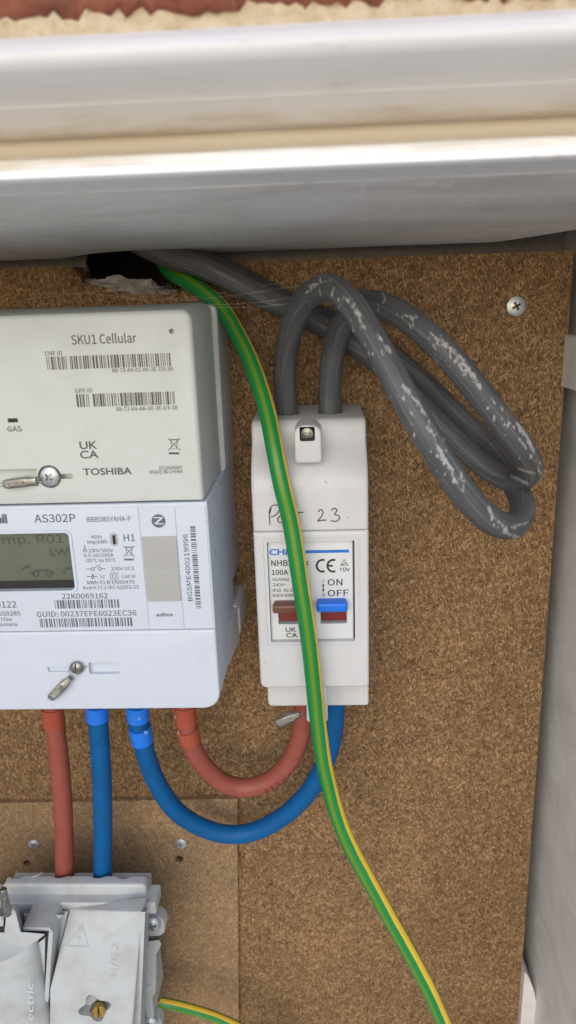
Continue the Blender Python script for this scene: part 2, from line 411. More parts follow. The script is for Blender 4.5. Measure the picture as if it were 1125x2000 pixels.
# flat print (Blender's own bundled sans, the built-in font if it is missing)
import os
FONT = None
try:
    fp = os.path.join(bpy.utils.system_resource('DATAFILES', path='fonts'), 'Noto Sans CJK Regular.woff2')
    if os.path.exists(fp): FONT = bpy.data.fonts.load(fp)
except Exception: FONT = None
CAP = .70
if FONT:
    cu = bpy.data.curves.new('t', 'FONT'); cu.body = 'H'; cu.size = 1; cu.font = FONT
    to = bpy.data.objects.new('t', cu); COL.objects.link(to)
    me = bpy.data.meshes.new_from_object(to.evaluated_get(bpy.context.evaluated_depsgraph_get()))
    CAP = max([v.co.y for v in me.vertices] or [.7]); bpy.data.objects.remove(to); bpy.data.meshes.remove(me)
def add_text(bm, s_, p0, p1, cap, y, vertical=False, bold=0.0, shear=0.0):
    """text between two points (mm) on the plane y, cap height in mm"""
    cu = bpy.data.curves.new('t', 'FONT'); cu.body = s_; cu.size = 1; cu.offset = bold; cu.shear = shear; cu.resolution_u = 3
    heavy = bold >= .01 or not FONT
    if not heavy: cu.font = FONT; cu.offset = .0035+bold*.5
    to = bpy.data.objects.new('t', cu); COL.objects.link(to)
    dg = bpy.context.evaluated_depsgraph_get(); me = bpy.data.meshes.new_from_object(to.evaluated_get(dg))
    bpy.data.objects.remove(to)
    if not me.vertices: return
    xs = [v.co.x for v in me.vertices]; x0, x1 = min(xs), max(xs)
    d_ = Vector((p1[0]-p0[0], p1[1]-p0[1])); W = d_.length; d_.normalize(); up = Vector((-d_.y, d_.x))
    ky = cap/(CAP if not heavy else .70); kx = W/(x1-x0)
    vm = []
    for v in me.vertices:
        q = Vector((p0[0], p0[1]))+d_*((v.co.x-x0)*kx)+up*(v.co.y*ky)
        vm.append(bm.verts.new((q.x, y, q.y)))
    for p in me.polygons:
        try: bm.faces.new([vm[i] for i in p.vertices])
        except ValueError: pass
    bpy.data.meshes.remove(me); bpy.data.curves.remove(cu)
def T_(bm, s_, l, r, cappx, Y, **k):            # left and right baseline ends as photo pixels
    a = at(*l, Y); c = at(*r, Y); kk = abs(at(l[0], l[1]-cappx, Y)[2]-a[2])
    if abs(r[1]-l[1]) < abs(r[0]-l[0])*.2:
        zz = (a[2]+c[2])/2; add_text(bm, s_, (a[0], zz), (c[0], zz), kk, Y, **k)
    else: add_text(bm, s_, (a[0], a[2]), (a[0], c[2]), abs(at(l[0]+cappx, l[1], Y)[0]-a[0]), Y, **k)
def quad(bm, x0, x1, z0, z1, y):
    bm.faces.new([bm.verts.new(p) for p in ((x0, y, z0), (x1, y, z0), (x1, y, z1), (x0, y, z1))])
def poly(bm, pts, y):
    bm.faces.new([bm.verts.new((x, y, z)) for x, z in pts])
def ribbon(bm, pts, wd, y, closed=False):
    P = [Vector(p) for p in pts]; n = len(P); L = []; R = []
    for i in range(n):
        a = P[i-1] if (i or closed) else P[i]; c = P[(i+1) % n] if (i < n-1 or closed) else P[i]
        d_ = (c-a).normalized(); q = Vector((-d_.y, d_.x))*wd/2
        L.append(bm.verts.new((P[i].x+q.x, y, P[i].y+q.y))); R.append(bm.verts.new((P[i].x-q.x, y, P[i].y-q.y)))
    for i in range(n if closed else n-1):
        j = (i+1) % n; bm.faces.new((L[i], R[i], R[j], L[j]))
def rib(bm, pxs, wd, Y, closed=False): ribbon(bm, [(at(a, c, Y)[0], at(a, c, Y)[2]) for a, c in pxs], wd, Y, closed)
def circle_px(cx_, cy_, r, n=16, a0=0, a1=360): return [(cx_+r*math.cos(math.radians(a0+(a1-a0)*k/n)), cy_+r*math.sin(math.radians(a0+(a1-a0)*k/n))) for k in range(n if a1-a0 >= 360 else n+1)]
def barcode(bm, l, t, r, b_, Y, seed, vertical=False, skip=None):
    rnd = random.Random(seed)
    x0, _, z1 = at(l, t, Y); x1, _, z0 = at(r, b_, Y)
    u0, u1 = (z0, z1) if vertical else (x0, x1)
    u = u0
    while u < u1:
        wd = rnd.choice((.28, .28, .55, .8)); g = rnd.choice((.3, .3, .5, .7))
        e = min(u+wd, u1)
        if not (skip and skip[0] < (u-u0)/(u1-u0) < skip[1]):
            if vertical: quad(bm, x0, x1, u, e, Y)
            else: quad(bm, u, e, z0, z1, Y)
        u = e+g
def ukca(bm, l, t, r, b_, Y):
    h = (b_-t)
    T_(bm, 'UK', (l, t+h*.46), (r-2, t+h*.46), h*.44, Y, bold=.015)
    T_(bm, 'CA', (l+1, t+h), (r, t+h), h*.44, Y, bold=.015)
def bin_symbol(bm, cx_, cy_, w_, Y, wd=.28):
    k = w_/2
    rib(bm, [(cx_-k*.55, cy_-k*.7), (cx_-k*.4, cy_+k*.7), (cx_+k*.4, cy_+k*.7), (cx_+k*.55, cy_-k*.7)], wd, Y, True)
    rib(bm, [(cx_-k, cy_-k), (cx_+k, cy_+k)], wd, Y-.01); rib(bm, [(cx_+k, cy_-k), (cx_-k, cy_+k)], wd, Y-.02)
    rib(bm, [(cx_-k*.7, cy_-k*.75), (cx_+k*.7, cy_-k*.8)], wd*1.3, Y-.03)
    rib(bm, [(cx_-k*.85, cy_+k*1.45), (cx_+k*.85, cy_+k*1.45)], wd*3, Y)

# ------------------------------------------------------------------ ground and the box in the wall
def ground_mat():
    m, t, p = new_mat('pale_bounce'); v = coords(t)
    c = ramp(t, noise_fac(t, v, 6, 8, .7), [(.3, (.56, .53, .48)), (.7, (.68, .65, .59))])
    t.links.new(c, p.inputs['Base Color']); p.inputs['Roughness'].default_value = .9
    bump(t, p, noise_fac(t, v, 90, 4), .4, .004); return m
tag(make('bounce_ground', ground_mat(), None, box, -6000, 6000, -9000, -150, -1010, -960, smooth=0), kind='structure')  # unseen sheet, added to bounce light up under the frame
X_L, X_R, Z_B, Z_T = -262, 131, -475, 26          # inside of the liner at its back
wall = thing('brick_wall', 'red brick wall with pale sandy mortar above the white box frame', 'wall')
random.seed(3)
def mortar_slab(bm, x0, x1, z0, z1, y0, nx, nz):
    g = {}
    for i in range(nx+1):
        for j in range(nz+1):
            x = x0+(x1-x0)*i/nx; z = z0+(z1-z0)*j/nz
            g[i, j] = bm.verts.new((x, y0-1.3*noise.fractal(Vector((x*.12, 1, z*.12)), 1, 2, 4), z))
    for i in range(nx):
        for j in range(nz): bm.faces.new((g[i, j], g[i+1, j], g[i+1, j+1], g[i, j+1]))
OX0, OX1, OZ0, OZ1 = X_L-38, X_R+38, Z_B-36, 61   # hole in the masonry
make('mortar', M_MORTAR, wall, mortar_slab, -560, 430, OZ1, 310, -166.5, 330, 84)
for a in ((-560, OX0, OZ0, OZ1), (OX1, 430, OZ0, OZ1), (-560, 430, -760, OZ0)):
    make('mortar', M_MORTAR, wall, mortar_slab, *a, -166.5, 40, 40)
def brick_bm(wd, ht, seed):
    bm = bmesh.new(); nx, nz = max(int(wd/2.0), 4), max(int(ht/2.0), 4); g = {}
    for i in range(nx+1):
        for j in range(nz+1):
            ex = -1 if i == 0 else 1 if i == nx else 0; ez = -1 if j == 0 else 1 if j == nz else 0
            x = wd*i/nx; z = ht*j/nz
            q = Vector((x*.09+seed*9, z*.09, seed)); jz = noise.fractal(q*4.5, .8, 2, 5)*2.6
            y = -noise.fractal(q, 1, 2, 3)*.9+(1.6 if ex or ez else 0)
            g[i, j] = bm.verts.new((x+(jz if ex else 0), y, z+(jz if ez else 0)))
    for i in range(nx):
        for j in range(nz): bm.faces.new((g[i, j], g[i+1, j], g[i+1, j+1], g[i, j+1]))
    rim = [g[i, 0] for i in range(nx+1)]+[g[nx, j] for j in range(1, nz+1)]+[g[i, nz] for i in range(nx-1, -1, -1)]+[g[0, j] for j in range(nz-1, 0, -1)]
    bk = [bm.verts.new((v.co.x, 14, v.co.z)) for v in rim]
    for k in range(len(rim)):
        j = (k+1) % len(rim); bm.faces.new((rim[k], rim[j], bk[j], bk[k]))
    return bm
variants = {}
def put_brick(x, z, wd, ht=65):
    key = (round(wd), round(ht), random.randrange(2))
    if key not in variants:
        ob = finish('brick', brick_bm(wd, ht, key[2]+1), M_BRICK, wall, 60); variants[key] = ob.data
    else:
        ob = bpy.data.objects.new('brick', variants[key]); COL.objects.link(ob); ob.parent = wall
    ob.location = (x*S, -168.5*S, z*S)
for row in range(-11, 4):
    z = 70.6+row*75
    off = 112 if row % 2 else 0
    for c in range(-3, 3):
        x0 = -150+c*225+off; x1 = x0+215
        x0, x1 = max(x0, -555), min(x1, 425)
        if x1-x0 < 30: continue
        if row >= 0 or z+65 < OZ0: put_brick(x0, z, x1-x0)
        else:
            if x0 < OX0-40: put_brick(x0, z, min(x1, OX0-12)-x0)
            if x1 > OX1+40: put_brick(max(x0, OX1+12), z, x1-max(x0, OX1+12))

mbox = thing('meter_box', 'white plastic meter box recessed in the brick wall with a stained moulded frame', 'meter box')
# frame: moulded profile measured at the middle of the picture, (photo row, depth)
prof = [(at(562, a, y)[1], at(562, a, y)[2]) for a, y in (
    (44, -160), (48, -170), (54, -179), (64, -184.5), (78, -187), (96, -186.5), (120, -183.5), (150, -178), (178, -172), (184, -171.2),
    (186, -171.4), (214, -166.5), (238, -163), (246, -161.5), (250, -157.5), (262, -157), (280, -158), (286.5, -160), (288.5, -166), (292, -168.2), (298, -168.6),
    (302, -168.2), (304.5, -168.2), (307, -169.8), (313, -171.2), (326, -171.6), (333, -170.5), (337, -167))]
zt = prof[-1][1]
def rail(bm, a0, a1, fn, n=90):
    rings = []
    P = prof+[(-150, zt-.6), (-150, zt+6), (-148, prof[0][1]-2)]
    for i in range(n+1):
        u = a0+(a1-a0)*i/n
        rings.append([fn(u, y-.25*noise.noise(Vector((u*.03, z, 2)))*(1 if k < len(prof) else 0), z-zt) for k, (y, z) in enumerate(P)])
    loft(bm, rings)
XRF, XLF, ZBF = 137, X_L-6, Z_B-6               # inside edges of the frame at its front
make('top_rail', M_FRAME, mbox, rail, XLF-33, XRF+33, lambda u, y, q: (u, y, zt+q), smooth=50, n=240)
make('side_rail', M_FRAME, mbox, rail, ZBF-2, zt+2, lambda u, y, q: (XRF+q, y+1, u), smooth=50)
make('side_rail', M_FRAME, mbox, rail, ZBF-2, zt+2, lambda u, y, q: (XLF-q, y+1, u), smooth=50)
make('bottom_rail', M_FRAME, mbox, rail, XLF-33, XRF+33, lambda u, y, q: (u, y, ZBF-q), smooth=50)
# liner: top panel with a broken back edge by the right corner, sides, bottom, back
def liner_top(bm):
    nx = 300; back = []; front = []
    for i in range(nx+1):
        x = XLF+(XRF-XLF)*i/nx
        yb = 2+.5*noise.noise(Vector((x*.08, 0, 5)))
        if -126 < x < -50: yb -= 20*max(0, math.sin((x+126)/76*math.pi))+.9*noise.noise(Vector((x*.35, 0, 1)))
        if x > 86:
            k = (x-86)/(XRF-86); yb = 2-72*k**1.2+1.2*noise.noise(Vector((x*.5, 3, 0)))
        back.append((x, yb)); front.append((x, -153))
    for (xf, yf), (xb, yb) in zip(front, back): pass
    rows = []
    for k in range(13):
        t = k/12; rows.append([(xf, yf+(yb-yf)*t, 26+(zt-.2-26)*((-(yf+(yb-yf)*t))/165)+.22*noise.noise(Vector((xf*.02, t*3, 0)))) for (xf, yf), (xb, yb) in zip(front, back)])
    low = [[bm.verts.new(p) for p in r] for r in rows]
    top = [[bm.verts.new((p[0], p[1], p[2]+3.2)) for p in r] for r in (rows[0], rows[-1])]
    for a, c in zip(low, low[1:]):
        for i in range(nx): bm.faces.new((a[i], a[i+1], c[i+1], c[i]))
    for i in range(nx):
        bm.faces.new((low[0][i], low[0][i+1], top[0][i+1], top[0][i])); bm.faces.new((low[-1][i], low[-1][i+1], top[1][i+1], top[1][i]))
        bm.faces.new((top[0][i], top[0][i+1], top[1][i+1], top[1][i]))
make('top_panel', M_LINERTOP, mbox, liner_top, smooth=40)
def slab8(bm, a, c):                             # two quads, back then front
    loft(bm, [a, c])
make('side_panel', M_LINER, mbox, slab8, [(X_R, 42, Z_B-6), (X_R+3, 42, Z_B-6), (X_R+3, 42, 60), (X_R, 42, 60)], [(XRF, -152, ZBF), (XRF+3, -152, ZBF), (XRF+3, -152, zt+4), (XRF, -152, zt+4)])
make('side_panel', M_LINER, mbox, slab8, [(X_L-3, 42, Z_B-6), (X_L, 42, Z_B-6), (X_L, 42, 60), (X_L-3, 42, 60)], [(XLF-3, -152, ZBF), (XLF, -152, ZBF), (XLF, -152, zt+4), (XLF-3, -152, zt+4)])
make('bottom_panel', M_LINER, mbox, slab8, [(X_L-3, 42, Z_B-3), (X_R+3, 42, Z_B-3), (X_R+3, 42, Z_B), (X_L-3, 42, Z_B)], [(XLF-3, -152, ZBF-3), (XRF+3, -152, ZBF-3), (XRF+3, -152, ZBF), (XLF-3, -152, ZBF)])
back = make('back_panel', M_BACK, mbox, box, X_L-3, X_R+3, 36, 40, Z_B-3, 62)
def ragged(pts, amp, step, seed, opened=False):
    out = []
    for k in range(len(pts)-(1 if opened else 0)):
        a = Vector(pts[k]); c = Vector(pts[(k+1) % len(pts)]); n = max(1, int((c-a).length/step))
        for i in range(n):
            q = a.lerp(c, i/n); out.append((q.x+amp*noise.noise(Vector((q.x*.9, q.y*.9, seed))), q.y+amp*noise.noise(Vector((q.x*.9, q.y*.9, seed+7)))))
    return out
hole = ragged([(-124, 12), (-52, 10), (-52, 40), (-118, 40), (-124, 30)], 1.5, 2, 1)
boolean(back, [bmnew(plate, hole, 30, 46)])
make('top_flange', M_LINER, mbox, box, X_L-3, X_R+3, -60, 40, 58, 61)
# dark box added behind the cable hole to keep sky light out
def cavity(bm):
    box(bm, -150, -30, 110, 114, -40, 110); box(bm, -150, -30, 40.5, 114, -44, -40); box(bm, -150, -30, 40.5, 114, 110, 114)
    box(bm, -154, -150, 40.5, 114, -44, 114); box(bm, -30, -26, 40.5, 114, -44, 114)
make('hole_blackout', M_VOID, mbox, cavity)
# catch block on the right side and the moulded gusset low down
c0 = at(1109, 655, -4); c1 = at(1109, 757, -4)
make('catch', M_LINER, mbox, rbox, c0[0], X_R+4, c1[2], c0[2], -26, 14, 1, 1.2)
gp = [(at(a, c, -4)[0], at(a, c, -4)[2]) for a, c in ((1023, 1893), (1031, 1903), (1041, 1928), (1050, 1960), (1060, 2010), (1075, 2120), (1005, 2120))]
gp = [(min(x, X_R+2.5), z) for x, z in gp]
make('corner_gusset', M_LINER, mbox, plate, gp, -6, 10)

# ------------------------------------------------------------------ boards
bb = ragged([(X_L+3, Z_B+1), (124, Z_B+1), (124, 20.6), (-53, 21.2)], .0, 50, 2, True)
tl = ragged([(-53, 21.2), (-56, 12), (-70, 7), (-90, 7.5), (-106, 12), (-116, 14), (-120, 23.2)], 1.1, 1.2, 5, True)
board = make('backboard', M_CHIP, None, plate, bb+tl+[(X_L+3, 24)], 0, 15, smooth=20)
for bx_ in (X_L+10, 70):
    make('batten', M_CHIP, board, box, bx_, bx_+40, 15, 36.2, Z_B+20, -20)
tag(board, 'tall brown chipboard backboard with a broken cable notch in its top edge', 'board')
YB = -3.5
lp = [(at(a, c, YB)[0], at(a, c, YB)[2]) for a, c in ((463, 1560), (467, 2060), (-180, 2080), (-180, 1572))]
lp = ragged(lp, .25, 6, 9)
lowb = make('mounting_board', M_CHIP2, None, plate, lp, YB, -.02, smooth=20)
tag(lowb, 'lighter chipboard offcut mounted behind the grey fuse cutout', 'board')
def hole_at(pxx, pyy, r, y):
    x, _, z = at(pxx, pyy, y)
    pts = ragged([(x+r*math.cos(a*.5)*1.1, z+r*math.sin(a*.5)) for a in range(12)], .5, 1, 4); return bmnew(plate, pts, y-1, y+9)
boolean(lowb, [hole_at(350, 1678, 2.6, YB), hole_at(53, 1686, 2.4, YB)])
l0 = at(455, 1556, 0); l1 = at(-60, 1566, 0)
boolean(board, [bmnew(plate, [(l1[0]-40, l1[2]-2.5), (l0[0], l0[2]-2), (l0[0], l0[2]+.7), (l1[0]-40, l1[2]+.7)], -2, 9), hole_at(350, 1678, 2.4, .01), hole_at(53, 1686, 2.2, .01)])
lowb.data.materials[0] = M_CHIP2

# ------------------------------------------------------------------ screws
def cross_cut(bm, c, r, wd, depth, rot, k):
    if True:
        a = rot+k*math.pi/2; d_ = Vector((math.cos(a), 0, math.sin(a))); q = Vector((-d_.z, 0, d_.x)); c_ = Vector(c)
        loft(bm, [[c_+d_*s1*r*f+q*s2*wd*f+Vector((0, y, 0)) for s1, s2 in ((-1, -1), (1, -1), (1, 1), (-1, 1))] for f, y in ((1, -3), (.55, depth))])
def screw(name, pxx, pyy, y, r, mat, rot, parent=None, dome=1.1, cut=True, axis=(0, -1, 0), slot=False):
    c = at(pxx, pyy, y)
    bm = bmesh.new(); lathe(bm, (c[0], c[1]+6, c[2]), axis, [(r*.45, 0), (r*.5, 4), (r*.97, 5.8), (r, 6.15), (r*.96, 6.45), (r*.8, 6+dome*.62), (r*.5, 6+dome*.9), (r*.2, 6+dome)], 28)
    ob = finish(name, bm, mat, parent)
    if slot: boolean(ob, [bmnew(box, c[0]-r*.12, c[0]+r*.12, c[1]-4, c[1]-dome*.35, c[2]-r*1.2, c[2]+r*1.2)])
    elif cut: boolean(ob, [bmnew(cross_cut, c, r*.62, r*.17, .6, rot, k) for k in (0, 1)])
    return ob
tag(screw('wood_screw', 1008, 598, -.1, 4.75, M_ZINC, .5), 'zinc cross-head screw in the upper right of the backboard beside the cable loops', 'screw', 'board screws')
tag(screw('wood_screw', 67, 1650, YB-.1, 3.75, M_ZINC, .9), 'zinc cross-head screw in the lighter board left of the straight brown cable', 'screw', 'board screws')
tag(screw('wood_screw', 353, 1648, YB-.1, 3.75, M_ZINC, .2), 'zinc cross-head screw in the lighter board just under the looping blue cable', 'screw', 'board screws')

# ------------------------------------------------------------------ communications hub (top of the meter)
YF = -85
hub = thing('communications_hub', 'off-white communications hub with barcodes clipped on top of the smart meter', 'meter hub')
def hub_body(bm):
    rs = (.3, 1.0, 4.5, 4.5)
    rings = []
    x0, x1, z0, z1 = -178, -48.3, -76.4, -.2
    for k in range(6):
        a = math.pi/2*k/5; i = 2.2*(1-math.sin(a)); y = YF+2.2*(1-math.cos(a))
        rings.append([(x, y, z) for x, z in rr(x0+i, x1-i, z0+i*.15, z1-i, [max(q-i, .05) for q in rs])])
    rings.append([(x, -32, z) for x, z in rr(x0, x1+.3, z0, z1+2.6, rs)])
    rings.append([(x, -31.5, z) for x, z in rr(x0, x1-.8, z0, z1+1.6, rs)])
    loft(bm, rings)
hb = make('case', M_HUB, hub, hub_body)
make('rear_case', M_METERBASE, hub, rbox, -178, -45.6, -77, 1.2, -31.5, -.3, 3, .8, .6)
h0 = at(-60, 918, YF); h1 = at(75, 940, YF)
hs0 = at(118, 925, YF); hs1 = at(145, 935, YF)
scx = at(97, 931, YF)
boolean(hb, [bmnew(plate, rr(h0[0], h1[0], at(0, 951, YF)[2], at(0, 917, YF)[2], .5), YF-2, YF+3.2),
             bmnew(plate, rr(scx[0], at(142, 930, YF)[0], at(142, 935, YF)[2], at(142, 925, YF)[2], .4), YF-2, YF+3),
             bmnew(cyl, (scx[0], YF-2, scx[2]), (0, 1, 0), 4.9, 4.9, 6)])
bm = bmesh.new(); vx = at(335, 647, YF); cyl(bm, (vx[0], YF-2, vx[2]), (0, 1, 0), 1.0, 1.0, 5, 16); boolean(hb, [bm])
gx = at(25, 821, YF); boolean(hb, [bmnew(plate, rr(gx[0]-2.1, gx[0]+2.1, gx[2]-.85, gx[2]+.85, .2), YF-2, YF+1.5)])
make('gas_indicator', M_BLACK, hub, rbox, gx[0]-1.9, gx[0]+1.9, gx[2]-.75, gx[2]+.75, YF+.5, YF+4, .2, .1)
pr = bmesh.new(); Y = YF-.08
T_(pr, 'SKU1 Cellular', (140, 674), (267, 668), 18, Y)
T_(pr, 'CHF ID', (88, 694), (122, 694), 8, Y)
barcode(pr, 90, 697, 336, 715, Y, 4, skip=(.155, .175))
T_(pr, '88-73-84-01-00-3E-D3-38', (219, 726.5), (338, 725), 7.5, Y)
T_(pr, 'GPF ID', (147, 767), (181, 767), 8, Y)
barcode(pr, 148, 770, 342, 790, Y, 9, skip=(.13, .15))
T_(pr, '88-73-84-AA-00-3E-D3-38', (227, 802), (347, 800.5), 7.5, Y)
T_(pr, 'GAS', (15, 843), (43, 842), 10, Y)
ukca(pr, 156, 861, 193, 895, Y)
bin_symbol(pr, 340, 868, 24, Y)
T_(pr, 'TOSHIBA', (163, 927.5), (258, 926.5), 13, Y, bold=.02)
T_(pr, '2512A0A0AAC', (310, 917), (357, 916), 6.5, Y)
T_(pr, 'MADE IN CHINA', (293, 925.5), (357.5, 924), 6.5, Y)
finish('printed_marks', pr, M_INK, hub, 0, False)['kind'] = 'stuff'
sc_ = screw('cover_screw', 97, 931, YF-.3, 4.0, M_ZINC, .8, hub, 1.3)

# ------------------------------------------------------------------ smart meter
meter = thing('electricity_meter', 'white smart electricity meter with a green-grey display above four cables', 'electricity meter')
ZS = -134.9                                   # seam between label area and terminal cover
mb = make('case', M_METER, meter, rbox, -178, -47.0, ZS+.1, -77.2, YF, -.4, .4, .8, 1.3)
tcv = make('terminal_cover', M_METER, meter, rbox, -178, -47.1, -174.0, ZS-.12, YF-.15, -22, (.5, 7.5, .3, .3), 1.1, .6)
make('base', M_METERBASE, meter, rbox, -178, -43.4, -169, -149, -27, -.3, (2, 6, 3, 2), 1.2, .6)
def foot_block(bm): loft(bm, [[(x, y, z) for x, y in ((-47.5, -60), (-44.2, -26.5), (-47.5, -26.5))] for z in (-169, -150)])
make('base_flare', M_METERBASE, meter, foot_block)
# label plates with hairline gaps
xa = at(281, 1107, YF)[0]; xb = at(351, 1107, YF)[0]
lcd = [at(-90, 1044, YF), at(141, 1152, YF)]
lx1 = at(141, 1095, YF)[0]; lz1 = at(70, 1041, YF)[2]; lz0 = at(70, 1153, YF)[2]; lx0 = -172
lab = make('label_plate', M_METER, meter, rbox, -176, xa-.15, ZS+.5, -78.6, YF-.35, YF+.3, .3, .12)
win = rr(lx0, lx1, lz0, lz1, 2.2)
boolean(lab, [bmnew(plate, win, YF-3, YF+2)])
boolean(mb, [bmnew(plate, win, YF-3, YF+4.2)])
def ringframe(bm, x0, x1, z0, z1, r, wd, yf, yb):
    o_ = rr(x0, x1, z0, z1, r); i_ = rr(x0+wd, x1-wd, z0+wd, z1-wd, max(r-wd, .2))
    loft(bm, [[(x, yb, z) for x, z in o_], [(x, yf, z) for x, z in o_], [(x, yf, z) for x, z in i_], [(x, yb, z) for x, z in i_]], closed=True)
make('display_bezel', M_METER, meter, ringframe, lx0-1.2, lx1+1.2, lz0-1.2, lz1+1.2, 3.0, 1.15, YF-.8, YF-.2)
disp = make('display', M_LCD, meter, rbox, lx0+.1, lx1-.1, lz0+.1, lz1-.1, YF+2.6, YF+3.9, 2.0, .1)
make('display_band', M_BLACK, disp, box, lx0+.3, lx1-.4, YF+2.0, YF+2.55, lz0+.2, at(70, 1138, YF)[2])
sp = bmesh.new(); Yd = YF+2.5
T_(sp, 'Imp. R01', (-4, 1063), (124, 1060), 16, Yd)
T_(sp, 'kWh', (98, 1087), (146, 1086), 16, Yd, bold=.01)
rib(sp, circle_px(70, 1121, 5, 12), .7, Yd, True); rib(sp, circle_px(95, 1121, 5, 12), .7, Yd-.02, True)
rib(sp, [(60, 1122), (66, 1116), (75, 1114), (90, 1114), (99, 1116), (106, 1121)], .9, Yd-.04)
rib(sp, [(42, 1113), (50, 1108), (60, 1109)], .7, Yd); rib(sp, [(46, 1108), (58, 1105)], .6, Yd-.02)
rib(sp, circle_px(135, 1120, 10, 10, 170, 300), 1.0, Yd)
finish('display_segments', sp, M_LCDINK, disp, 0, False)
mid = make('label_strip', M_METER, meter, rbox, xa+.15, xb-.15, ZS+.5, -78.6, YF-.35, YF+.3, .2, .12)
rgt = make('label_strip', M_METER, meter, rbox, xb+.15, -47.9, ZS+.5, -78.6, YF-.35, YF+.3, .2, .12)
for (t_, b2) in ((1047, 1109.5), (1111.5, 1173)):
    za = at(318, t_, YF)[2]; zb = at(318, b2, YF)[2]
    make('push_button', M_BUTTON, meter, rbox, xa+.35, xb-.35, zb, za, YF-.9, YF+.2, .3, .25)
pm = bmesh.new(); Y = YF-.43
T_(pm, 'ell', (-6, 1021), (15, 1021), 16, Y, bold=.05)
T_(pm, 'AS302P', (68, 1021), (148, 1018.5), 15, Y)
T_(pm, 'BBBDBSYAHA-P', (170, 1019), (256, 1018), 9.5, Y)
T_(pm, '4000', (178, 1052), (199, 1051.5), 6, Y); T_(pm, 'imp/kWh', (171, 1062), (210, 1061.5), 7, Y)
T_(pm, 'H1', (242, 1057), (264, 1056.5), 13, Y)
rib(pm, circle_px(166, 1075, 3, 10), .35, Y, True); rib(pm, [(166, 1072), (165, 1064)], .3, Y)
T_(pm, '230V 50Hz', (173, 1078.5), (221, 1078), 6.5, Y); T_(pm, '0.5-10(100)A', (164, 1088), (222, 1087.5), 6.5, Y); T_(pm, '-25\u00b0C to 55\u00b0C', (166, 1098), (227, 1097.5), 6.5, Y)
bin_symbol(pm, 252, 1077, 22, Y)
rib(pm, [(169, 1111.5), (178, 1111.5)], .3, Y); rib(pm, circle_px(181, 1111.5, 3, 10), .3, Y, True); rib(pm, [(183, 1110), (196, 1103)], .3, Y); rib(pm, circle_px(195, 1111, 3, 10), .3, Y-.01, True); rib(pm, [(198, 1111), (206, 1111)], .3, Y)
T_(pm, '230V UC3', (217, 1114), (262, 1113.5), 6.5, Y)
rib(pm, [(170, 1126), (179, 1126)], .3, Y); rib(pm, [(180, 1120), (180, 1132)], .35, Y); rib(pm, [(183, 1122), (183, 1130)], .35, Y); rib(pm, [(183.5, 1126), (190, 1126)], .3, Y-.01)
T_(pm, 'LI', (197, 1129), (204, 1129), 6.5, Y)
rib(pm, [(216, 1119), (230, 1119), (230, 1132), (216, 1132)], .3, Y, True); rib(pm, [(219.5, 1122.5), (226.5, 1122.5), (226.5, 1128.5), (219.5, 1128.5)], .3, Y, True)
T_(pm, 'Cat III', (238, 1129), (264, 1128.5), 6.5, Y)
T_(pm, 'kWh Cl.B EN50470', (171, 1141), (263, 1140), 6.5, Y); T_(pm, 'kvarh Cl.2 IEC 62053-23', (163, 1151), (271, 1150), 6.5, Y)
T_(pm, '22K0069162', (121, 1170), (211, 1168.5), 10, Y)
barcode(pm, 106, 1172.5, 235, 1187, Y, 21)
T_(pm, 'GUID: 00237EFE6023EC36', (72, 1204), (267, 1203), 10, Y)
barcode(pm, 77, 1208.5, 261, 1223, Y, 33)
T_(pm, '0122', (-7, 1187), (33, 1186.5), 12, Y); T_(pm, 'GS0285', (-4, 1202.5), (40, 1202), 8, Y); T_(pm, '-775m', (-2, 1213.5), (24, 1213), 6.5, Y); T_(pm, 'Romania', (-3, 1223), (34, 1222.5), 6.5, Y)
barcode(pm, 371, 1028, 393, 1188, Y, 55, vertical=True)
T_(pm, 'BGSME400219996', (376, 1174), (368, 1043), 9, Y)
T_(pm, 'adlms', (305, 1204), (338, 1203.5), 7, Y, bold=.02, shear=.2)
finish('printed_marks', pm, M_INKM, meter, 0, False)['kind'] = 'stuff'
def zlogo(bm):
    c = at(310, 1017, YF); pts = [(c[0]+2.95*math.cos(a*math.pi/16), c[2]+2.95*math.sin(a*math.pi/16)) for a in range(32)]
    poly(bm, pts, YF-.43)
make('round_emblem', M_INKM, meter, zlogo, smooth=0)
zb_ = bmesh.new(); rib(zb_, [(300, 1011), (318, 1011)], .5, YF-.5); rib(zb_, [(317, 1011), (303, 1023)], .75, YF-.52); rib(zb_, [(302, 1023), (320, 1023)], .5, YF-.5)
finish('emblem_stroke', zb_, M_METER, meter, 0, False)['kind'] = 'stuff'
e0 = at(223, 1053, YF)
make('pulse_window', M_BUTTON, meter, rbox, e0[0]-1.7, e0[0]+1.7, e0[2]-2.9, e0[2]+2.9, YF-.6, YF, 1.5, .2)
make('pulse_lamp', M_BLACK, meter, rbox, e0[0]-.5, e0[0]+.8, e0[2]-2.0, e0[2]+2.0, YF-.75, YF-.3, .3, .1)
# terminal cover: two seal slots and the sealing screw
YT = YF-.15
s0 = at(172, 1294, YT); s1 = at(234, 1316, YT)
boolean(tcv, [bmnew(plate, rr(s0[0], s1[0], s1[2], s0[2], 1.0), YT-2, YT+2.2),
              bmnew(plate, rr(at(92, 1300, YT)[0], at(140, 1300, YT)[0], at(110, 1312, YT)[2], at(110, 1302, YT)[2], .9), YT-2, YT+1.0)])
screw('sealing_screw', 150, 1304, YT-1.2, 3.1, M_BRASS if False else M_STEEL, 0, meter, 1.5, slot=True)

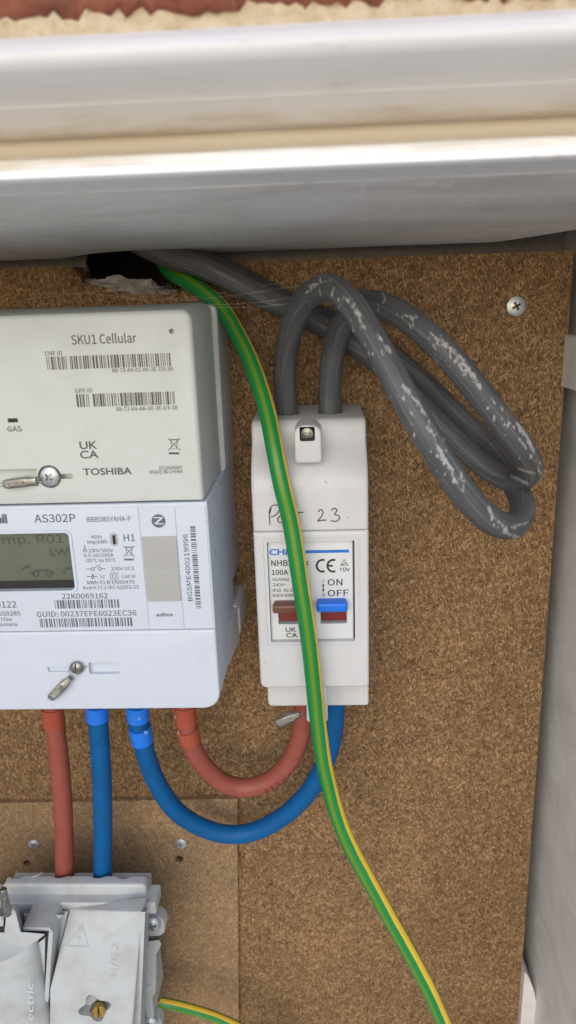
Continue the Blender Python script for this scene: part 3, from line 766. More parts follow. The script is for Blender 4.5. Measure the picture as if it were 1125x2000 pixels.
# ------------------------------------------------------------------ seals
def seal(label, a, c, Y, r, loop):
    """crimped clear plastic tag with twisted wire; a = open end, c = wire end (photo pixels)"""
    e = thing('security_seal', label, 'seal', 'crimped wire seals')
    p0, p1 = Vector(at(*a, Y)), Vector(at(*c, Y)); d_ = (p1-p0).normalized(); L = (p1-p0).length
    q = d_.cross(Vector((0, 1, 0))).normalized(); n_ = Vector((0, 1, 0))
    def body(bm, k=1.0, s0_=0, s1_=1):
        rings = []
        for t, f in ((s0_, .9), (s0_+.03, 1), (.70*s1_, 1), (.76*s1_, .74), (s1_, .66)):
            rr_ = r*f*k; ring = []
            for m_ in range(16):
                an = 2*math.pi*m_/16; cxx = math.copysign(abs(math.cos(an))**.38, math.cos(an)); szz = math.copysign(abs(math.sin(an))**.38, math.sin(an))
                ring.append(p0+d_*(L*t)+q*(rr_*cxx)+n_*(rr_*.75*szz))
            rings.append(ring)
        loft(bm, rings)
    make('sleeve', M_CLEAR, e, body)
    make('crimp', M_CRIMP, e, body, .78, .05, .96)
    pf = p0.lerp(p1, .36)-n_*r*.62
    bm = bmesh.new(); loft(bm, [[pf+d_*(a*L*.25*k)+q*(c*r*.5*k)-n_*h for a, c in ((-1, -1), (1, -1), (1, 1), (-1, 1))] for k, h in ((1.15, -.5), (1.0, .22), (.8, .22), (.75, .02))])
    finish('crimp_face', bm, M_CRIMP, e)
    for k in (-1, 1):
        pts = [p0-d_*1.8+q*k*r*.3, p0+d_*L*.5+q*k*r*.12, p1+q*k*.35]+[Vector(at(*l_)) + q*k*.35*(0 if i == len(loop)-1 else 1) for i, l_ in enumerate(loop[0 if k < 0 else 1])]
        tube('wire', pts, .24, M_STEEL, e, .6, 8)
    return e
seal('crimped wire seal at the cross-head screw of the communications hub', (9, 946), (73, 938), YF-1.8, 2.0, ([(88, 942, YF-1.2), (100, 947, YF-.9), (112, 938, YF-.6), (118, 930, YF+.3), (128, 929, YF+1.5)], [(84, 932, YF-1.2), (86, 922, YF-.8), (100, 915, YF-.4), (112, 922, YF-.2), (116, 930, YF+.8)]))
seal('crimped wire seal hanging from the slotted screw on the meter terminal cover', (100, 1362), (139, 1323), YF-2.2, 2.0, ([(150, 1318, YF-1.8), (161, 1310, YF-1.4), (167, 1300, YF-.5), (171, 1297, YF+1)], [(136, 1314, YF-1.6), (136, 1304, YF-1.2), (144, 1297, YF-.9), (152, 1297, YF-.6)]))
seal('crimped wire seal poking out at the bottom tab of the isolator', (540, 1412), (586, 1394), -49, 2.25, ([(594, 1391, -48), (602, 1388, -45), (612, 1384, -43)], [(593, 1396, -48), (600, 1398, -45), (612, 1392, -43)]))

# ------------------------------------------------------------------ isolator switch
iso = thing('isolator_switch', 'white two-pole isolator enclosure with brown and blue switch levers and handwriting', 'isolator switch')
YI = -60; IX0, IX1 = -31.0, 21.4
def shroud(bm):
    P = [(-5, -98.6), (YI+.5, -98.6), (YI, -98.1), (YI, -80), (-59.6, -76.5), (-58.2, -73), (-55.2, -69), (-52, -65.5), (-49.2, -62.5), (-47.6, -59.6), (-46.9, -56.5), (-46.4, -53.6), (-45.6, -51.8), (-44.2, -50.7), (-42.6, -50.3), (-38, -50.0), (-5, -49.0)]
    cy_, cz_ = -30, -74
    rings = []
    for x, i, nar in ((IX0, 1.5, 0), (IX0+.25, .75, 0), (IX0+.75, .25, 0), (IX0+1.6, 0, 0), (IX1-1.6, 0, 0), (IX1-.75, .25, 0), (IX1-.25, .75, 0), (IX1, 1.5, 0)):
        rings.append([(x, y+(i if y < -20 else 0)*(1 if y < -20 else 0), z-(i if z > -60 and y > -48 else 0)) for y, z in P])
    loft(bm, rings)
ush = make('upper_cover', M_ISO, iso, shroud, smooth=28)
rA = at(560, 802, -27); rB = at(645, 802, -27)
boolean(ush, [bmnew(cyl, (q[0], -27, -60), (0, 0, 1), 6.7, 6.7, 20, 32) for q in (rA, rB)])
lowc = make('lower_cover', M_ISO, iso, rbox, IX0-.1, IX1+.1, -178.6, -98.9, YI, -6, (3.2, 1.5, .6, .6), 1.6, -.0)
mx0, mx1, mz0, mz1 = -25.0, 15.0, -154.0, -103.7
boolean(lowc, [bmnew(plate, rr(mx0, mx1, mz0, mz1, .4), YI-3, YI+9)])
make('window_surround', M_ISO, iso, ringframe, mx0-2.3, mx1+2.3, mz0-1.8, mz1+1.9, 1.8, .7, YI-.45, YI+.2)
make('foot_strip', M_ISO, iso, rbox, -29.0, 22.2, -196.5, -170, -47, -5, (2.4, 1.6, .5, .5), 1.2)
t0 = at(597, 1345, -58); t1 = at(646, 1404, -52)
def tab(bm): rbox(bm, t0[0], t0[0]+10.6, t1[2], t0[2]+4, -56, -40, (2.2, 2.2, .3, .3), 1.2)
make('seal_tab', M_ISO, iso, tab)
# screw boss
bx0, bx1 = at(575, 860, -58)[0], at(628, 860, -58)[0]
bz0, bz1 = at(600, 903, -58.5)[2], at(600, 829, -58.5)[2]
boss = make('screw_boss', M_ISO, iso, rbox, bx0, bx1, bz0, bz1, -60.8, -40, (1.8, 1.8, 4.2, 4.2), 1.1, .2)
qx0, qx1, qz0, qz1 = at(585, 850, -61)[0], at(615, 850, -61)[0], at(600, 862, -61)[2], at(600, 834, -61)[2]
boolean(boss, [bmnew(plate, rr(qx0, qx1, qz0, qz1, (1.0, 1.0, .5, .5)), -64, -48)])
make('well_shade_floor', M_BLACK, boss, box, qx0-.4, qx1+.4, -49.5, -48.2, qz0-.4, qz1+.4)  # black floor and lining paint in the shade inside the white screw boss
make('well_shade_lining', M_BLACK, boss, ringframe, qx0-.02, qx1+.02, qz0-.02, qz1+.02, .8, .12, -60.2, -49)
screw('cover_screw', 599.5, 848, -52.5, 2.9, M_STEEL, .6, iso, .8)
# switch module
mod = make('switch_module', M_MODULE, iso, rbox, mx0+.1, mx1-.75, mz0+.1, mz1-.1, YI+2.4, YI+14, .3, .35)
YM = YI+2.4
def zpx(y): return at(610, y, YM)[2]
def xpx(x, y=1190): return at(x, y, YM)[0]
boolean(mod, [bmnew(box, xpx(543), xpx(603), YM-2, YM+5, zpx(1218.5), zpx(1176)), bmnew(box, xpx(625.5), xpx(677), YM-2, YM+5, zpx(1218.5), zpx(1174.5)),
              bmnew(box, xpx(604.6, 1080), xpx(605.6, 1080), YM-2, YM+.3, zpx(1174), mz1+1)])
make('step_plate', M_MODULE, mod, rbox, xpx(677.8), mx1-.8, zpx(1219), zpx(1172), YM-.5, YM+1, .2, .15)
for (a, c, mt, y0, y1) in ((533, 612, M_BROWNSW, 1177, 1198), (617.5, 679, M_BLUESW, 1174.5, 1197)):
    lv = make('lever', mt, iso, rbox, xpx(a)+.3, xpx(c)-.2, at(610, y1-1, YM-6)[2], at(610, y0+3, YM-6)[2], YM-7, YM+3, 1.0, 1.3, -.6)
    lv['label'] = 'brown switch lever' if mt is M_BROWNSW else 'blue switch lever'
for (a, c, y0) in ((545, 602, 1199), (627, 676.5, 1200.5)):
    make('position_flag', M_RED, iso, rbox, xpx(a), xpx(c), zpx(1214), zpx(1190), YM+1.0, YM+4.5, .3, .3)
pi = bmesh.new(); Y = YM-.1
T_(pi, 'NHB2-63x', (530, 1105), (603.5, 1105), 11, Y, bold=.006)
T_(pi, '100A', (531, 1123), (563, 1122.5), 9.5, Y, bold=.006)
T_(pi, '50/60Hz', (532, 1135), (565, 1134.5), 6, Y); T_(pi, '240V~', (533, 1145.5), (560, 1145), 6, Y)
T_(pi, 'IP20  AC-22A', (533, 1156), (582, 1155.5), 6, Y); T_(pi, 'BSEN 60947-3', (533, 1166), (585, 1165.5), 6, Y)
rib(pi, circle_px(630, 1105, 11.5, 14, 70, 290), 1.0, Y); rib(pi, circle_px(651, 1105, 11.5, 14, 70, 290), 1.0, Y); rib(pi, [(640, 1105), (650, 1105)], 1.0, Y-.02)
rib(pi, [(665, 1104), (680, 1104), (672, 1093)], .5, Y, True); rib(pi, [(668, 1103), (677, 1099)], .35, Y-.02)
T_(pi, 'T\u00dcV', (663, 1116), (683, 1115.5), 6.2, Y, bold=.006)
T_(pi, 'ON', (640, 1143.5), (669, 1143), 12, Y); T_(pi, 'OFF', (640, 1164.5), (681, 1164), 12, Y)
rib(pi, [(631, 1131), (631, 1138)], .25, Y); rib(pi, [(631, 1142), (631.5, 1156)], .4, Y)
for s_, yy in ((1, 1139), (-1, 1157)):
    poly(pi, [(at(631.2+dx, yy+s_*dy, Y)[0], at(631.2+dx, yy+s_*dy, Y)[2]) for dx, dy in ((0, 0), (-2.6, 6), (2.6, 6))], Y-.02)
rib(pi, circle_px(632, 1162, 2.7, 12), .3, Y, True)
ukca(pi, 558, 1225, 581, 1245, Y)
finish('printed_marks', pi, M_INKB, iso, 0, False)['kind'] = 'stuff'
pb = bmesh.new()
T_(pb, 'CHiNT', (526, 1084), (592, 1083), 11.5, Y, bold=.03)
z_ = at(640, 1077, Y)[2]; quad(pb, at(597, 1077, Y)[0], at(682, 1077, Y)[0], z_-.72, z_+.72, Y)
finish('brand_print', pb, M_BLUEINK, iso, 0, False)['kind'] = 'stuff'
hw = bmesh.new()
def zz(pts): return [(470+a/4.018, 770+c/4.018) for a, c in pts]
def curve2(pts):
    p3 = [Vector((a, 0, c)) for a, c in pts]; return [(v.x, v.z) for v in spline(p3, 1.2)]
for i, st in enumerate((((240, 895), (226, 950), (228, 990), (230, 1025)), ((222, 935), (238, 885), (275, 868), (304, 885), (296, 925), (262, 955), (236, 965)),
           ((312, 955), (292, 975), (298, 1002), (322, 1008), (345, 985), (335, 960)), ((400, 880), (392, 940), (398, 990), (415, 1000)), ((385, 933), (440, 930), (495, 926)),
           ((608, 925), (628, 905), (646, 918), (637, 955), (604, 995), (640, 989), (674, 987)), ((710, 912), (738, 894), (756, 912), (736, 943), (768, 952), (776, 975), (750, 997), (708, 992)), ((839, 968), (844, 970)))):
    rib(hw, curve2(zz(st)), .52, YI-.1-.01*i)
finish('handwriting', hw, M_PEN, iso, 0, False)['kind'] = 'stuff'

# ------------------------------------------------------------------ cables
def scuff_set(seed, i0, i1, marks, zone, n):
    rnd = random.Random(seed); out = []
    for x0, y0, x1, y1, wd in marks: out.append((i0, i1, Vector((x0, y0)), Vector((x1, y1)), wd))
    for _ in range(n):                      # small nicks along the worn outer side
        k = rnd.randrange(len(zone)-1); t = rnd.random(); p = Vector(zone[k]).lerp(Vector(zone[k+1]), t)+Vector((rnd.gauss(0, 11), rnd.gauss(0, 9)))
        a = rnd.uniform(.3, 2.2); L = rnd.uniform(2, 14); out.append((i0, i1, p, p+Vector((math.cos(a), math.sin(a)))*L, rnd.uniform(1.2, 3.0)))
    return out
R_T = 5.35
ta, pa = tube('grey_supply_cable', [(rA[0], -27, -62), (rA[0], -27, -52)]+px((556.5, 745, -28), (559, 690, -33), (573, 630, -46), (600, 580, -60), (640, 561, -72), (683, 590, -84), (725, 655, -93), (785, 765, -101), (845, 870, -106), (905, 962, -107), (960, 1018, -102), (1003, 1026, -90), (1021, 992, -72), (1008, 955, -54), (985, 912, -34), (945, 862, -18), (890, 808, -11), (810, 733, -8.5), (735, 675, -8), (660, 636, -8), (600, 608, -8), (520, 571, -9), (440, 528, -8), (385, 507, -4), (338, 490, 1), (295, 472, 7), (250, 450, 18), (205, 420, 42)), R_T, M_GREY, None, 1.2, 32,
          scuff_set(1, 0, .56, [(676, 580, 684, 598, 4), (690, 600, 712, 642, 4), (696, 612, 700, 618, 4), (738, 656, 762, 686, 5), (744, 664, 764, 690, 3), (786, 754, 800, 764, 6), (796, 765, 815, 785, 6), (812, 780, 830, 812, 5), (836, 836, 850, 850, 6), (856, 872, 868, 905, 7), (866, 890, 882, 918, 6), (870, 845, 866, 860, 3), (900, 920, 906, 948, 3), (898, 955, 912, 965, 4), (955, 990, 962, 1010, 5), (968, 1015, 990, 1035, 5), (985, 1040, 1015, 1050, 4), (1000, 1030, 1030, 1020, 4), (620, 555, 590, 580, 3), (650, 545, 600, 560, 2.5), (835, 830, 900, 960, 2.5)], [(600, 570), (640, 552), (690, 605), (740, 690), (800, 790), (860, 895), (930, 985), (1000, 1035)], 90))
tag(ta, 'scuffed grey cable from the left top hole of the isolator, forming the longer loop', 'cable', 'grey supply cables')
tb, pb_ = tube('grey_supply_cable', [(rB[0], -27, -62), (rB[0], -27, -52)]+px((644.5, 745, -28), (651, 690, -31), (668, 632, -40), (705, 594, -50), (760, 602, -62), (830, 650, -74), (900, 722, -83), (965, 805, -86), (1018, 875, -82), (1036, 915, -72), (1010, 940, -58), (968, 925, -47), (920, 888, -39), (865, 835, -32), (800, 766, -26), (735, 703, -21.5), (660, 652, -19.5), (600, 620, -19.5), (520, 583, -21), (440, 541, -20), (380, 516, -17), (332, 502, -14), (290, 484, -11), (248, 462, -6), (205, 436, 4), (165, 405, 30)), R_T, M_GREY, None, 1.2, 32,
          scuff_set(2, 0, .56, [(790, 616, 814, 620, 4), (848, 668, 880, 680, 5), (880, 680, 905, 705, 5.5), (900, 700, 925, 735, 6), (922, 730, 938, 758, 6.5), (960, 775, 968, 790, 3), (1004, 800, 1010, 815, 3), (1012, 830, 1024, 846, 6), (1018, 838, 1030, 850, 5), (1030, 855, 1042, 880, 5), (1046, 900, 1056, 905, 4), (1052, 915, 1058, 930, 4), (1000, 930, 1030, 945, 5), (1010, 915, 1045, 925, 4), (840, 650, 870, 672, 4)], [(740, 590), (800, 625), (870, 690), (940, 770), (1010, 850), (1040, 905)], 70))
tag(tb, 'scuffed grey cable from the right top hole of the isolator, forming the shorter loop', 'cable', 'grey supply cables')
te, pe = tube('earth_cable', px((318, 470, 42), (316, 490, 30), (319, 508, 17), (331, 528, 4), (354, 543, -7), (392, 566, -16), (432, 602, -24), (463, 652, -31), (489, 705, -39), (521, 800, -53), (540, 894, -64), (550, 944, -66.5), (568, 1019, -67.5), (588, 1144, -70), (603, 1244, -70.5), (614, 1343, -68), (622, 1418, -67), (637, 1512, -68), (670, 1622, -71), (740, 1755, -77), (826, 1909, -84), (852, 1965, -86), (890, 2060, -88))+[(72, -80, -440), (84, -66, -490)], 3.95, M_EARTH, None, 1.2, 40)
tag(te, 'long green and yellow earth cable crossing the front of the isolator', 'cable')
# short earth wire in the cutout
tw, _ = tube('earth_wire', px((312, 1958, -34), (335, 1962, -34), (375, 1972, -33), (425, 1988, -32), (480, 2014, -31), (540, 2050, -30))+[(-27, -34, -472), (-20, -40, -492)], 3.1, M_EARTH, None, 1.2, 32)
tag(tw, 'short green and yellow wire with bare copper end entering the grey fuse cutout', 'wire')
for k in range(7):
    a = k*2*math.pi/6; rad = 0 if k == 6 else 1.25
    p0 = Vector(at(299, 1957+random.uniform(-1, 1), -34)); p1 = Vector(at(317, 1959.5, -34)); o_ = Vector((0, math.cos(a)*rad, math.sin(a)*rad))
    tube('copper_strand', [p0+o_*1.15, p0.lerp(p1, .5)+o_*1.1, p1+o_], .62, M_COPPER, tw, .8, 8)

def collar(parent, path, i0, i1, r, mat, name='collar'):
    seg = path[i0:i1]
    tube(name, seg, r, mat, parent, n=28, raw=True)
def letter(parent, ch, pxx, pyy, Y, mat, cap=2.0):
    bm = bmesh.new(); c = at(pxx, pyy, Y); add_text(bm, ch, (c[0]-cap*.35, c[2]), (c[0]+cap*.35, c[2]), cap, Y); finish('letter', bm, mat, parent, 0, False)
def tail(name, pts, mat, label, group, collars, cm, r=5.2):
    ob, p = tube(name, px(*pts), r, mat, None, 1.2, 32, wob=.01)
    tag(ob, label, 'cable', group)
    for a, c in collars: collar(ob, p, a, c, r+.75, cm)
    return ob, p
tail('brown_cable', ((101, 1345, -42), (103, 1395, -42), (110, 1440, -41.5), (119, 1520, -41), (124, 1600, -40.5), (126, 1680, -40), (126, 1760, -40)), M_BROWNC, 'straight brown cable from the meter down into the grey cutout', 'meter tails', ((9, 19),), M_BROWNCOL)
tail('blue_cable', ((188, 1345, -42), (190, 1395, -42), (194, 1440, -41.5), (199, 1520, -41), (201, 1600, -40.5), (201, 1680, -40), (200, 1760, -40)), M_BLUEC, 'straight blue cable from the meter down into the grey cutout', 'meter tails', ((8, 16),), M_BLUECOL)
tail('blue_cable', ((267, 1345, -42), (270, 1400, -42), (279, 1450, -40), (302, 1520, -34), (350, 1589, -27), (420, 1625, -23), (480, 1628, -23), (545, 1600, -25), (604, 1545, -28), (640, 1475, -30), (652, 1420, -30), (655, 1360, -30), (655, 1330, -30)), M_BLUEC, 'blue cable looping from the meter under to the isolator', 'meter tails', ((8, 16), (19, 28)), M_BLUECOL)
tail('brown_cable', ((358, 1345, -40), (362, 1400, -40), (373, 1450, -38), (398, 1495, -34), (440, 1530, -30), (484, 1538, -28), (530, 1523, -28), (570, 1480, -29), (588, 1430, -30), (592, 1380, -30), (592, 1335, -30)), M_BROWNC, 'brown cable looping from the meter under to the isolator', 'meter tails', ((8, 18), (20, 28)), M_BROWNCOL)

M_PALEINK = simple('moulded_letter', (.55, .38, .33), .5)
M_PALEBLUE = simple('moulded_letter_blue', (.25, .42, .80), .5)
M_DARKBROWN = simple('sheath_print', (.10, .022, .018), .6)
tails = {o.name: o for o in COL.objects if o.name.startswith(('brown_cable', 'blue_cable')) and not o.parent}
letter(tails['brown_cable'], 'L', 93, 1409, -47.6, M_PALEINK)
for a, c in ((344, 1404), (350, 1434)): letter(tails['brown_cable.001'], 'L', a, c, -46, M_PALEINK)
for a, c in ((272, 1407), (285, 1434)): letter(tails['blue_cable.001'], 'N', a, c, -48.2, M_PALEBLUE)
word = 'W50029'
bm = bmesh.new()
for k, ch in enumerate(word):
    t = k/(len(word)-1); a = at(518+60*t-3*t*(1-t), 1550-44*t**1.25, -33.4); ang = math.radians(14+46*t)
    add_text(bm, ch, (a[0], a[2]), (a[0]+2.0*math.cos(ang), a[2]+2.0*math.sin(ang)), 2.6, a[1])
finish('printed_marks', bm, M_DARKBROWN, tails['brown_cable.001'], 0, False)

# ------------------------------------------------------------------ service cutout, low on the left
cut = thing('fuse_cutout', 'grey service fuse cutout with a warning triangle on the lighter board', 'fuse box')
YC = -72
def pp(pts, Y): return [(at(q[0], q[1], Y)[0], at(q[0], q[1], Y)[2]) for q in pts]
def z2(pts): return [(a/2.343, 1680+c/2.343) for a, c in pts]
def lofted(bm, layers): loft(bm, [[at(q[0], q[1], Y) for q in z2(P)] for P, Y in layers])
def tray(bm):
    P = pp(z2(((-160, 215), (690, 205), (712, 300), (690, 1000), (-160, 1000))), -38)
    loft(bm, [[(x, -40, z) for x, z in P], [at(q[0], q[1], YB+.05) for q in z2(((-160, 260), (640, 250), (650, 330), (640, 1000), (-160, 1000)))]])
make('base', M_BLOCK, cut, tray)
# entry plate in front of the cables
YE = -53
zt0 = at(150, 1728, YE)[2]
ent = make('entry_cover', M_BLOCK, cut, rbox, at(6, 1740, YE)[0], at(286, 1740, YE)[0], at(150, 1764, YE)[2], zt0, YE, -47, (1, 2, 2.5, 2.5), 1.6)
boolean(ent, [bmnew(cyl, (at(q, 1722, -41)[0], -41.5, zt0-4), (0, 0, 1), 6.9, 6.9, 8, 28) for q in (127, 201)]
        + [bmnew(cyl, (at(q, 1722, -41)[0], -42.5, zt0-4), (0, 0, 1), 6.4, 6.4, 8, 28) for q in (250, 45)])
make('entry_back', M_BLOCK, cut, box, at(6, 1740, YE)[0]+1, at(286, 1740, YE)[0]-1, -47.2, -38, at(150, 1764, YE)[2], zt0-6)
# shoulder under the entry cover
make('shoulder', M_BLOCK, cut, rbox, at(-60, 1770, -64)[0], at(303, 1770, -60)[0], at(150, 1800, -64)[2], at(150, 1764, -59)[2], -59, -46, 1, 1)
# front cover: lower right plane is proud, the upper left facet slopes back
A_ = (318, 226); B_ = (650, 232); C_ = (606, 760); C2 = (585, 1000); D_ = (225, 1000); E_ = (228, 592); F_ = (622, 238)
def facet(bm):
    f = lambda q, Y: bm.verts.new(at(q[0]/2.343, 1680+q[1]/2.343, Y))
    a = f(A_, -60); b_ = f(B_, -67); c = f(C_, -76); c2 = f(C2, -77); d_ = f(D_, -77); e = f(E_, -75.5); ff = f(F_, -67.3)
    bm.faces.new((a, e, ff)); bm.faces.new((ff, e, d_, c2, c, b_))
    k = [a, e, d_, c2, c, b_, ff]
    bk = [bm.verts.new((v.co.x+(.4 if v in (b_, c, c2) else 0), -58, v.co.z)) for v in k]
    for i in range(len(k)):
        j = (i+1) % len(k); bm.faces.new((k[i], k[j], bk[j], bk[i]))
    bm.faces.new(bk)
    bmesh.ops.recalc_face_normals(bm, faces=bm.faces[:])
    es = [e_ for e_ in bm.edges if len(e_.link_faces) == 2 and e_.calc_face_angle(0) > .6 and max(v.co.y for v in e_.verts) < -58.5]
    bmesh.ops.bevel(bm, geom=es, offset=.8, segments=3, affect='EDGES', profile=.5)
fc = make('front_cover', M_BLOCK, cut, facet)
make('side_step', M_BLOCK, cut, lofted, [([(640, 236), (664, 236), (642, 760), (632, 1000), (590, 1000), (600, 760)], -68.5), ([(640, 210), (690, 200), (668, 760), (660, 1000), (590, 1000), (600, 760)], -40)])
# clover opening with the brass terminal
cl = at(430/2.343, 1680+690/2.343, -76)
def clover(bm):
    n = 40; pts = []
    for k in range(n):
        a = 2*math.pi*k/n; r = 7.4+1.7*math.cos(4*a-.9); pts.append((cl[0]+r*math.cos(a), cl[2]+r*math.sin(a)))
    plate(bm, pts, -84, -69)
boolean(fc, [bmnew(clover)])
q0 = Vector(at(452/2.343, 1680+690/2.343, -75)); ax = Vector((.25, -.9, .3)).normalized()
def brass(bm): lathe(bm, q0-ax*9, ax, [(2.4, 0)]+[(2.4+(.35 if k % 2 else 0), 1+k*.45) for k in range(12)]+[(2.6, 7), (3.5, 7.2), (3.6, 9.6), (3.2, 10.1)], 20)
bz = make('terminal_screw', M_BRASS, cut, brass)
boolean(bz, [bmnew(lambda bm: loft(bm, [[q0+ax*h+Vector((.5*s1, 0, 4*s2)) for s1, s2 in ((-1, -1), (1, -1), (1, 1), (-1, 1))] for h in (-.1, 3)]))])
def clip(bm): cyl(bm, (cl[0]-1, -68, cl[2]-5), (0, -1, 0), 3.2, 3.0, 5, 20)
make('terminal_post', M_STEEL, cut, clip)
# lugs and screws on the right-hand side
for (pxx, pyy) in ((700, 292), (690, 745)):
    c = at(pxx/2.343, 1680+pyy/2.343, -42)
    lg = make('fixing_lug', M_BLOCK, cut, rbox, c[0]-7, c[0]+7.2, c[2]-7.5, c[2]+7.0, -44, -36, (2, 5.5, 5.5, 2), 1.4)
    s_ = screw('fixing_screw', pxx/2.343-1, 1680+pyy/2.343, -45.0, 5.0, M_ZINC, .3, cut, 2.4)
def rail_side(bm): lofted(bm, [([(664, 372), (728, 366), (738, 384), (716, 430), (712, 600), (664, 690)], -46), ([(664, 372), (728, 366), (738, 384), (716, 430), (712, 600), (664, 690)], -22)])
make('side_rib', M_BLOCK, cut, rail_side)
def wire_guard(bm): rbox(bm, at(286, 1930, -40)[0], at(302, 1930, -40)[0], at(290, 1985, -46)[2], at(290, 1922, -46)[2], -47, -20, .8, .8)
make('wire_entry', M_BLOCK, cut, wire_guard)
# fuse carrier: half-round barrel in a recess, with cheek wall and sloping roof
def wallstrip(bm, pts, wd, yf, yb):
    P = [Vector((at(a/2.343, 1680+c/2.343, yf)[0], at(a/2.343, 1680+c/2.343, yf)[2])) for a, c in pts]; L = []; Rr = []
    for k, p in enumerate(P):
        d_ = (P[min(k+1, len(P)-1)]-P[max(k-1, 0)]).normalized(); q = Vector((-d_.y, d_.x))*wd/2; L.append(p+q); Rr.append(p-q)
    plate(bm, [(v.x, v.y) for v in L+Rr[::-1]], yf, yb)
make('recess_floor', M_BLOCK, cut, lofted, [([(-90, 232), (312, 234), (226, 620), (226, 1010), (-90, 1010)], -62), ([(-90, 232), (312, 234), (226, 620), (226, 1010), (-90, 1010)], -42)])
make('cover_channel', M_BLOCK, cut, lofted, [([(118, 303), (228, 303), (292, 252), (112, 246)], -66.5), ([(118, 303), (228, 303), (300, 240), (108, 236)], -60)])
make('cheek_wall', M_BLOCK, cut, wallstrip, [(105, 316), (226, 316), (233, 330), (222, 480), (212, 648)], 2.2, -75, -58)
car = thing_part = make('fuse_carrier', M_BLOCK, cut, lofted, [([(-90, 440), (10, 438), (80, 425), (140, 404), (200, 360), (206, 352), (198, 1010), (-90, 1010)], -73), ([(-90, 440), (10, 438), (80, 425), (140, 404), (206, 350), (218, 340), (210, 1010), (-90, 1010)], -60)])
def barrel(bm):
    xl = at(-70, 1900, -76)[0]; xr = at(196/2.343, 1900, -74)[0]; zb2 = at(50, 2060, -80)[2]; ztp = at(20, 1868, -80)[2]
    rings = []
    for t in (0, .92, .975, 1.0):
        ring = []
        for k in range(29):
            a = math.pi*k/28; f = 1 if t < .95 else (.985 if t < .99 else .95)
            x = (xl+xr)/2-(xr-xl)/2*math.cos(a)*f; y = -72.8-11.5*math.sin(a)*f
            zc = ztp+5.5*math.cos(a)**2*(1 if math.cos(a) < 0 else .9)
            ring.append((x, y, zb2+(zc-zb2)*t))
        rings.append(ring)
    loft(bm, rings)
make('carrier_barrel', M_BLOCK, car, barrel, smooth=40)
make('carrier_roof', M_BLOCK, cut, lofted, [([(-90, 372), (10, 368), (40, 378), (72, 402), (120, 396), (165, 372), (205, 338), (110, 330), (-90, 332)], -78), ([(-90, 440), (10, 436), (40, 432), (72, 426), (120, 412), (165, 388), (214, 342), (110, 322), (-90, 325)], -60)])
make('seal_bracket', M_BLOCK, cut, lofted, [([(20, 332), (28, 258), (52, 218), (70, 232), (94, 330)], -80), ([(24, 326), (30, 256), (62, 208), (84, 226), (118, 320)], -66)])
make('bracket_wing', M_BLOCK, cut, lofted, [([(-60, 262), (18, 258), (14, 300), (-60, 300)], -79), ([(-60, 255), (24, 250), (20, 310), (-60, 310)], -66)])
def pin(bm):
    a = Vector(at(6, 1736, -84)); c = Vector(at(15, 1786, -84)); d_ = (c-a)
    lathe(bm, a, d_, [(1.5, 0), (1.75, .3), (1.75, d_.length*.45), (2.0, d_.length*.5), (1.9, d_.length)], 18)
make('seal_pin', M_STEEL, cut, pin)
tube('seal_wire', px((14, 1785, -84), (24, 1776, -83), (31, 1768, -82), (27, 1772, -80), (12, 1790, -80), (4, 1795, -80)), .35, M_STEEL, cut, .6, 8)
# warning triangle, raised, and the lettering cast into the covers
def on_facet(a, c):                      # point of the sloping facet under a zoomed photo point
    P0 = Vector(at(A_[0]/2.343, 1680+A_[1]/2.343, -60)); P1 = Vector(at(E_[0]/2.343, 1680+E_[1]/2.343, -75.5)); P2 = Vector(at(F_[0]/2.343, 1680+F_[1]/2.343, -67.3))
    n_ = (P1-P0).cross(P2-P0); o_ = Vector((0, -D, 0)); d_ = Vector(at(a/2.343, 1680+c/2.343, -70))-o_
    return o_+d_*((P0-o_).dot(n_)/d_.dot(n_))
tr = [on_facet(a, c) for a, c in ((376, 298), (404, 397), (304, 393))]
for k in range(3):
    tube('warning_triangle', [tr[k], tr[k].lerp(tr[(k+1) % 3], .5), tr[(k+1) % 3]], .42, M_BLOCK, fc, 1, 8)
tube('warning_bolt', [on_facet(a, c) for a, c in ((372, 322), (354, 357), (369, 352), (356, 386))], .38, M_BLOCK, fc, .5, 8)
def extr(bm, s_, l, r, cap, Y):
    add_text(bm, s_, (at(*l, Y)[0], at(*l, Y)[2]), (at(*r, Y)[0], at(*r, Y)[2]), cap, Y)
em = bmesh.new(); extr(em, 'N/E 2', (530/2.343, 1680+552/2.343), (530/2.343, 1680+415/2.343), 3.5, -74.6)
from mathutils.bvhtree import BVHTree
tree = BVHTree.FromPolygons([v.co for v in fc.data.vertices], [p.vertices for p in fc.data.polygons])
for v in em.verts:                       # lay the cast letters on the cover face
    hit = tree.ray_cast(Vector((v.co.x*S, -.2, v.co.z*S)), Vector((0, 1, 0)))[0]
    if hit: v.co.y = hit.y/S-.1
M_BLOCKTXT = plastic('cast_letters', (.41, .42, .42), .5, dirt=(.26, .19, .11), dirt_amt=.6)
finish('cast_lettering', em, M_BLOCKTXT, fc, 0, False)
em = bmesh.new(); extr(em, 'ectric', (152/2.343, 1680+735/2.343), (152/2.343, 1680+562/2.343), 3.3, -83.2)
finish('cast_lettering', em, plastic('raised_letters', (.52, .545, .56), .4, dirt_amt=.1), car, 0, False)
tube('torn_strip', px((48, 1720, -47), (62, 1713, -47), (75, 1709, -47), (83, 1704, -47)), lambda t: 1.0*(1-.6*t), M_WOOL, cut, .6, 8)

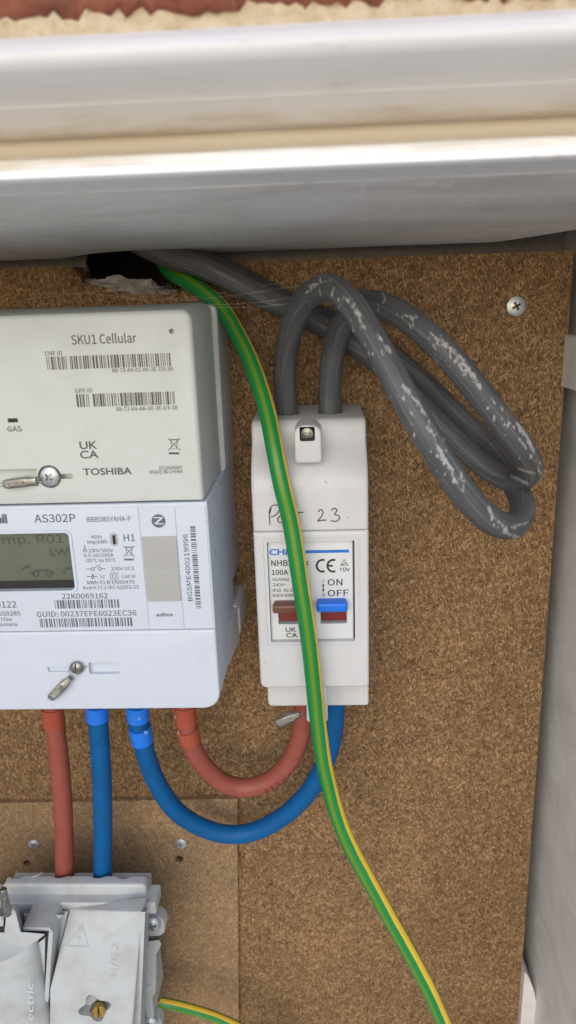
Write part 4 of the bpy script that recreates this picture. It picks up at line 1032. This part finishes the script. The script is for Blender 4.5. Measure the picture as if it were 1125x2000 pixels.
# ------------------------------------------------------------------ loose fibre and cobwebs at the cable hole
def wool(bm):
    bmesh.ops.create_icosphere(bm, subdivisions=5, radius=1)
    for v in bm.verts:
        n_ = noise.fractal(v.co*2.2, 1, 2, 4)
        v.co = Vector((-96+v.co.x*(23+5*n_), 6+v.co.y*5*(1+.4*n_), 9.5+v.co.z*(6.0+3*n_)-v.co.x*3.0))
wo = make('loose_insulation', M_WOOL, None, wool)
tag(wo, 'grey fluffy insulation bulging through the notch in the backboard top edge', 'insulation')
fz = bmesh.new(); rnd = random.Random(5)
def hair(bm, p, d_, L, r):
    pts = [Vector(p)]
    for _ in range(5):
        d_ = (d_+Vector((rnd.gauss(0, .35), rnd.gauss(0, .3), rnd.gauss(0, .35)))).normalized(); pts.append(pts[-1]+d_*L/5)
    T = [(pts[min(i+1, 5)]-pts[max(i-1, 0)]).normalized() for i in range(6)]
    rings = []
    for i, q in enumerate(pts):
        u = T[i].orthogonal().normalized(); v = T[i].cross(u); rings.append([q+(u*math.cos(a)+v*math.sin(a))*r*(1-.12*i) for a in (0, 2.1, 4.2)])
    loft(bm, rings)
for _ in range(520):
    x = rnd.uniform(-116, -58); hair(fz, (x, rnd.uniform(2, 10), 4-(x+88)*.11+rnd.gauss(0, 4)), Vector((rnd.gauss(0, 1), -.5, rnd.gauss(.3, 1))).normalized(), rnd.uniform(3, 8), .10)
fzo = finish('fibre_fuzz', fz, M_WOOL, None, 0); tag(fzo, 'fine fuzz of grey fibres around the cable notch', 'fibres', kind='stuff')
fb = bmesh.new()
for _ in range(260):
    x = rnd.choice((rnd.gauss(-119, 2.5), rnd.uniform(-118, -54))); z = 15 if x < -115 else 7.5
    hair(fb, (x, rnd.uniform(-1, 4), z+rnd.gauss(1 if x < -115 else -1, 3)), Vector((rnd.gauss(0, .8), -.25, rnd.gauss(.6, .6))).normalized(), rnd.uniform(2, 6), .2)
fbo = finish('splintered_fibres', fb, M_CHIP, None, 0); tag(fbo, 'splintered brown chipboard fibres along the broken notch edge', 'fibres', kind='stuff')
wb = bmesh.new()
def strand(a, c, sag, r=.03):
    p0, p1 = Vector(at(*a)), Vector(at(*c)); pts = [p0.lerp(p1, t/8)+Vector((0, 0, -sag*4*(t/8)*(1-t/8))) for t in range(9)]
    loft(wb, [[q+Vector((0, math.cos(k)*r, math.sin(k)*r)) for k in (0, 2.1, 4.2)] for q in pts])
for a, c, sg in (((330, 588, -30), (610, 553, -60), 1), ((350, 592, -33), (600, 575, -55), 2), ((300, 585, -20), (560, 548, -25), 1.5), ((415, 600, -40), (580, 590, -58), 1), ((395, 560, -12), (545, 596, -30), 1),
                 ((1040, 655, -.2), (1118, 690, -6), -1), ((1070, 668, -.2), (1125, 722, -8), -1), ((1100, 668, -.2), (1125, 660, -8), 1), ((990, 640, -.2), (1110, 700, -3), -1), ((20, 590, -1), (330, 560, -2), -1), ((60, 575, -1), (300, 590, -20), -2)):
    strand(a, c, sg)
wbo = finish('cobweb', wb, M_WEB, None, 0); tag(wbo, 'thin cobweb threads by the cables and the board edge', 'cobweb', kind='stuff')
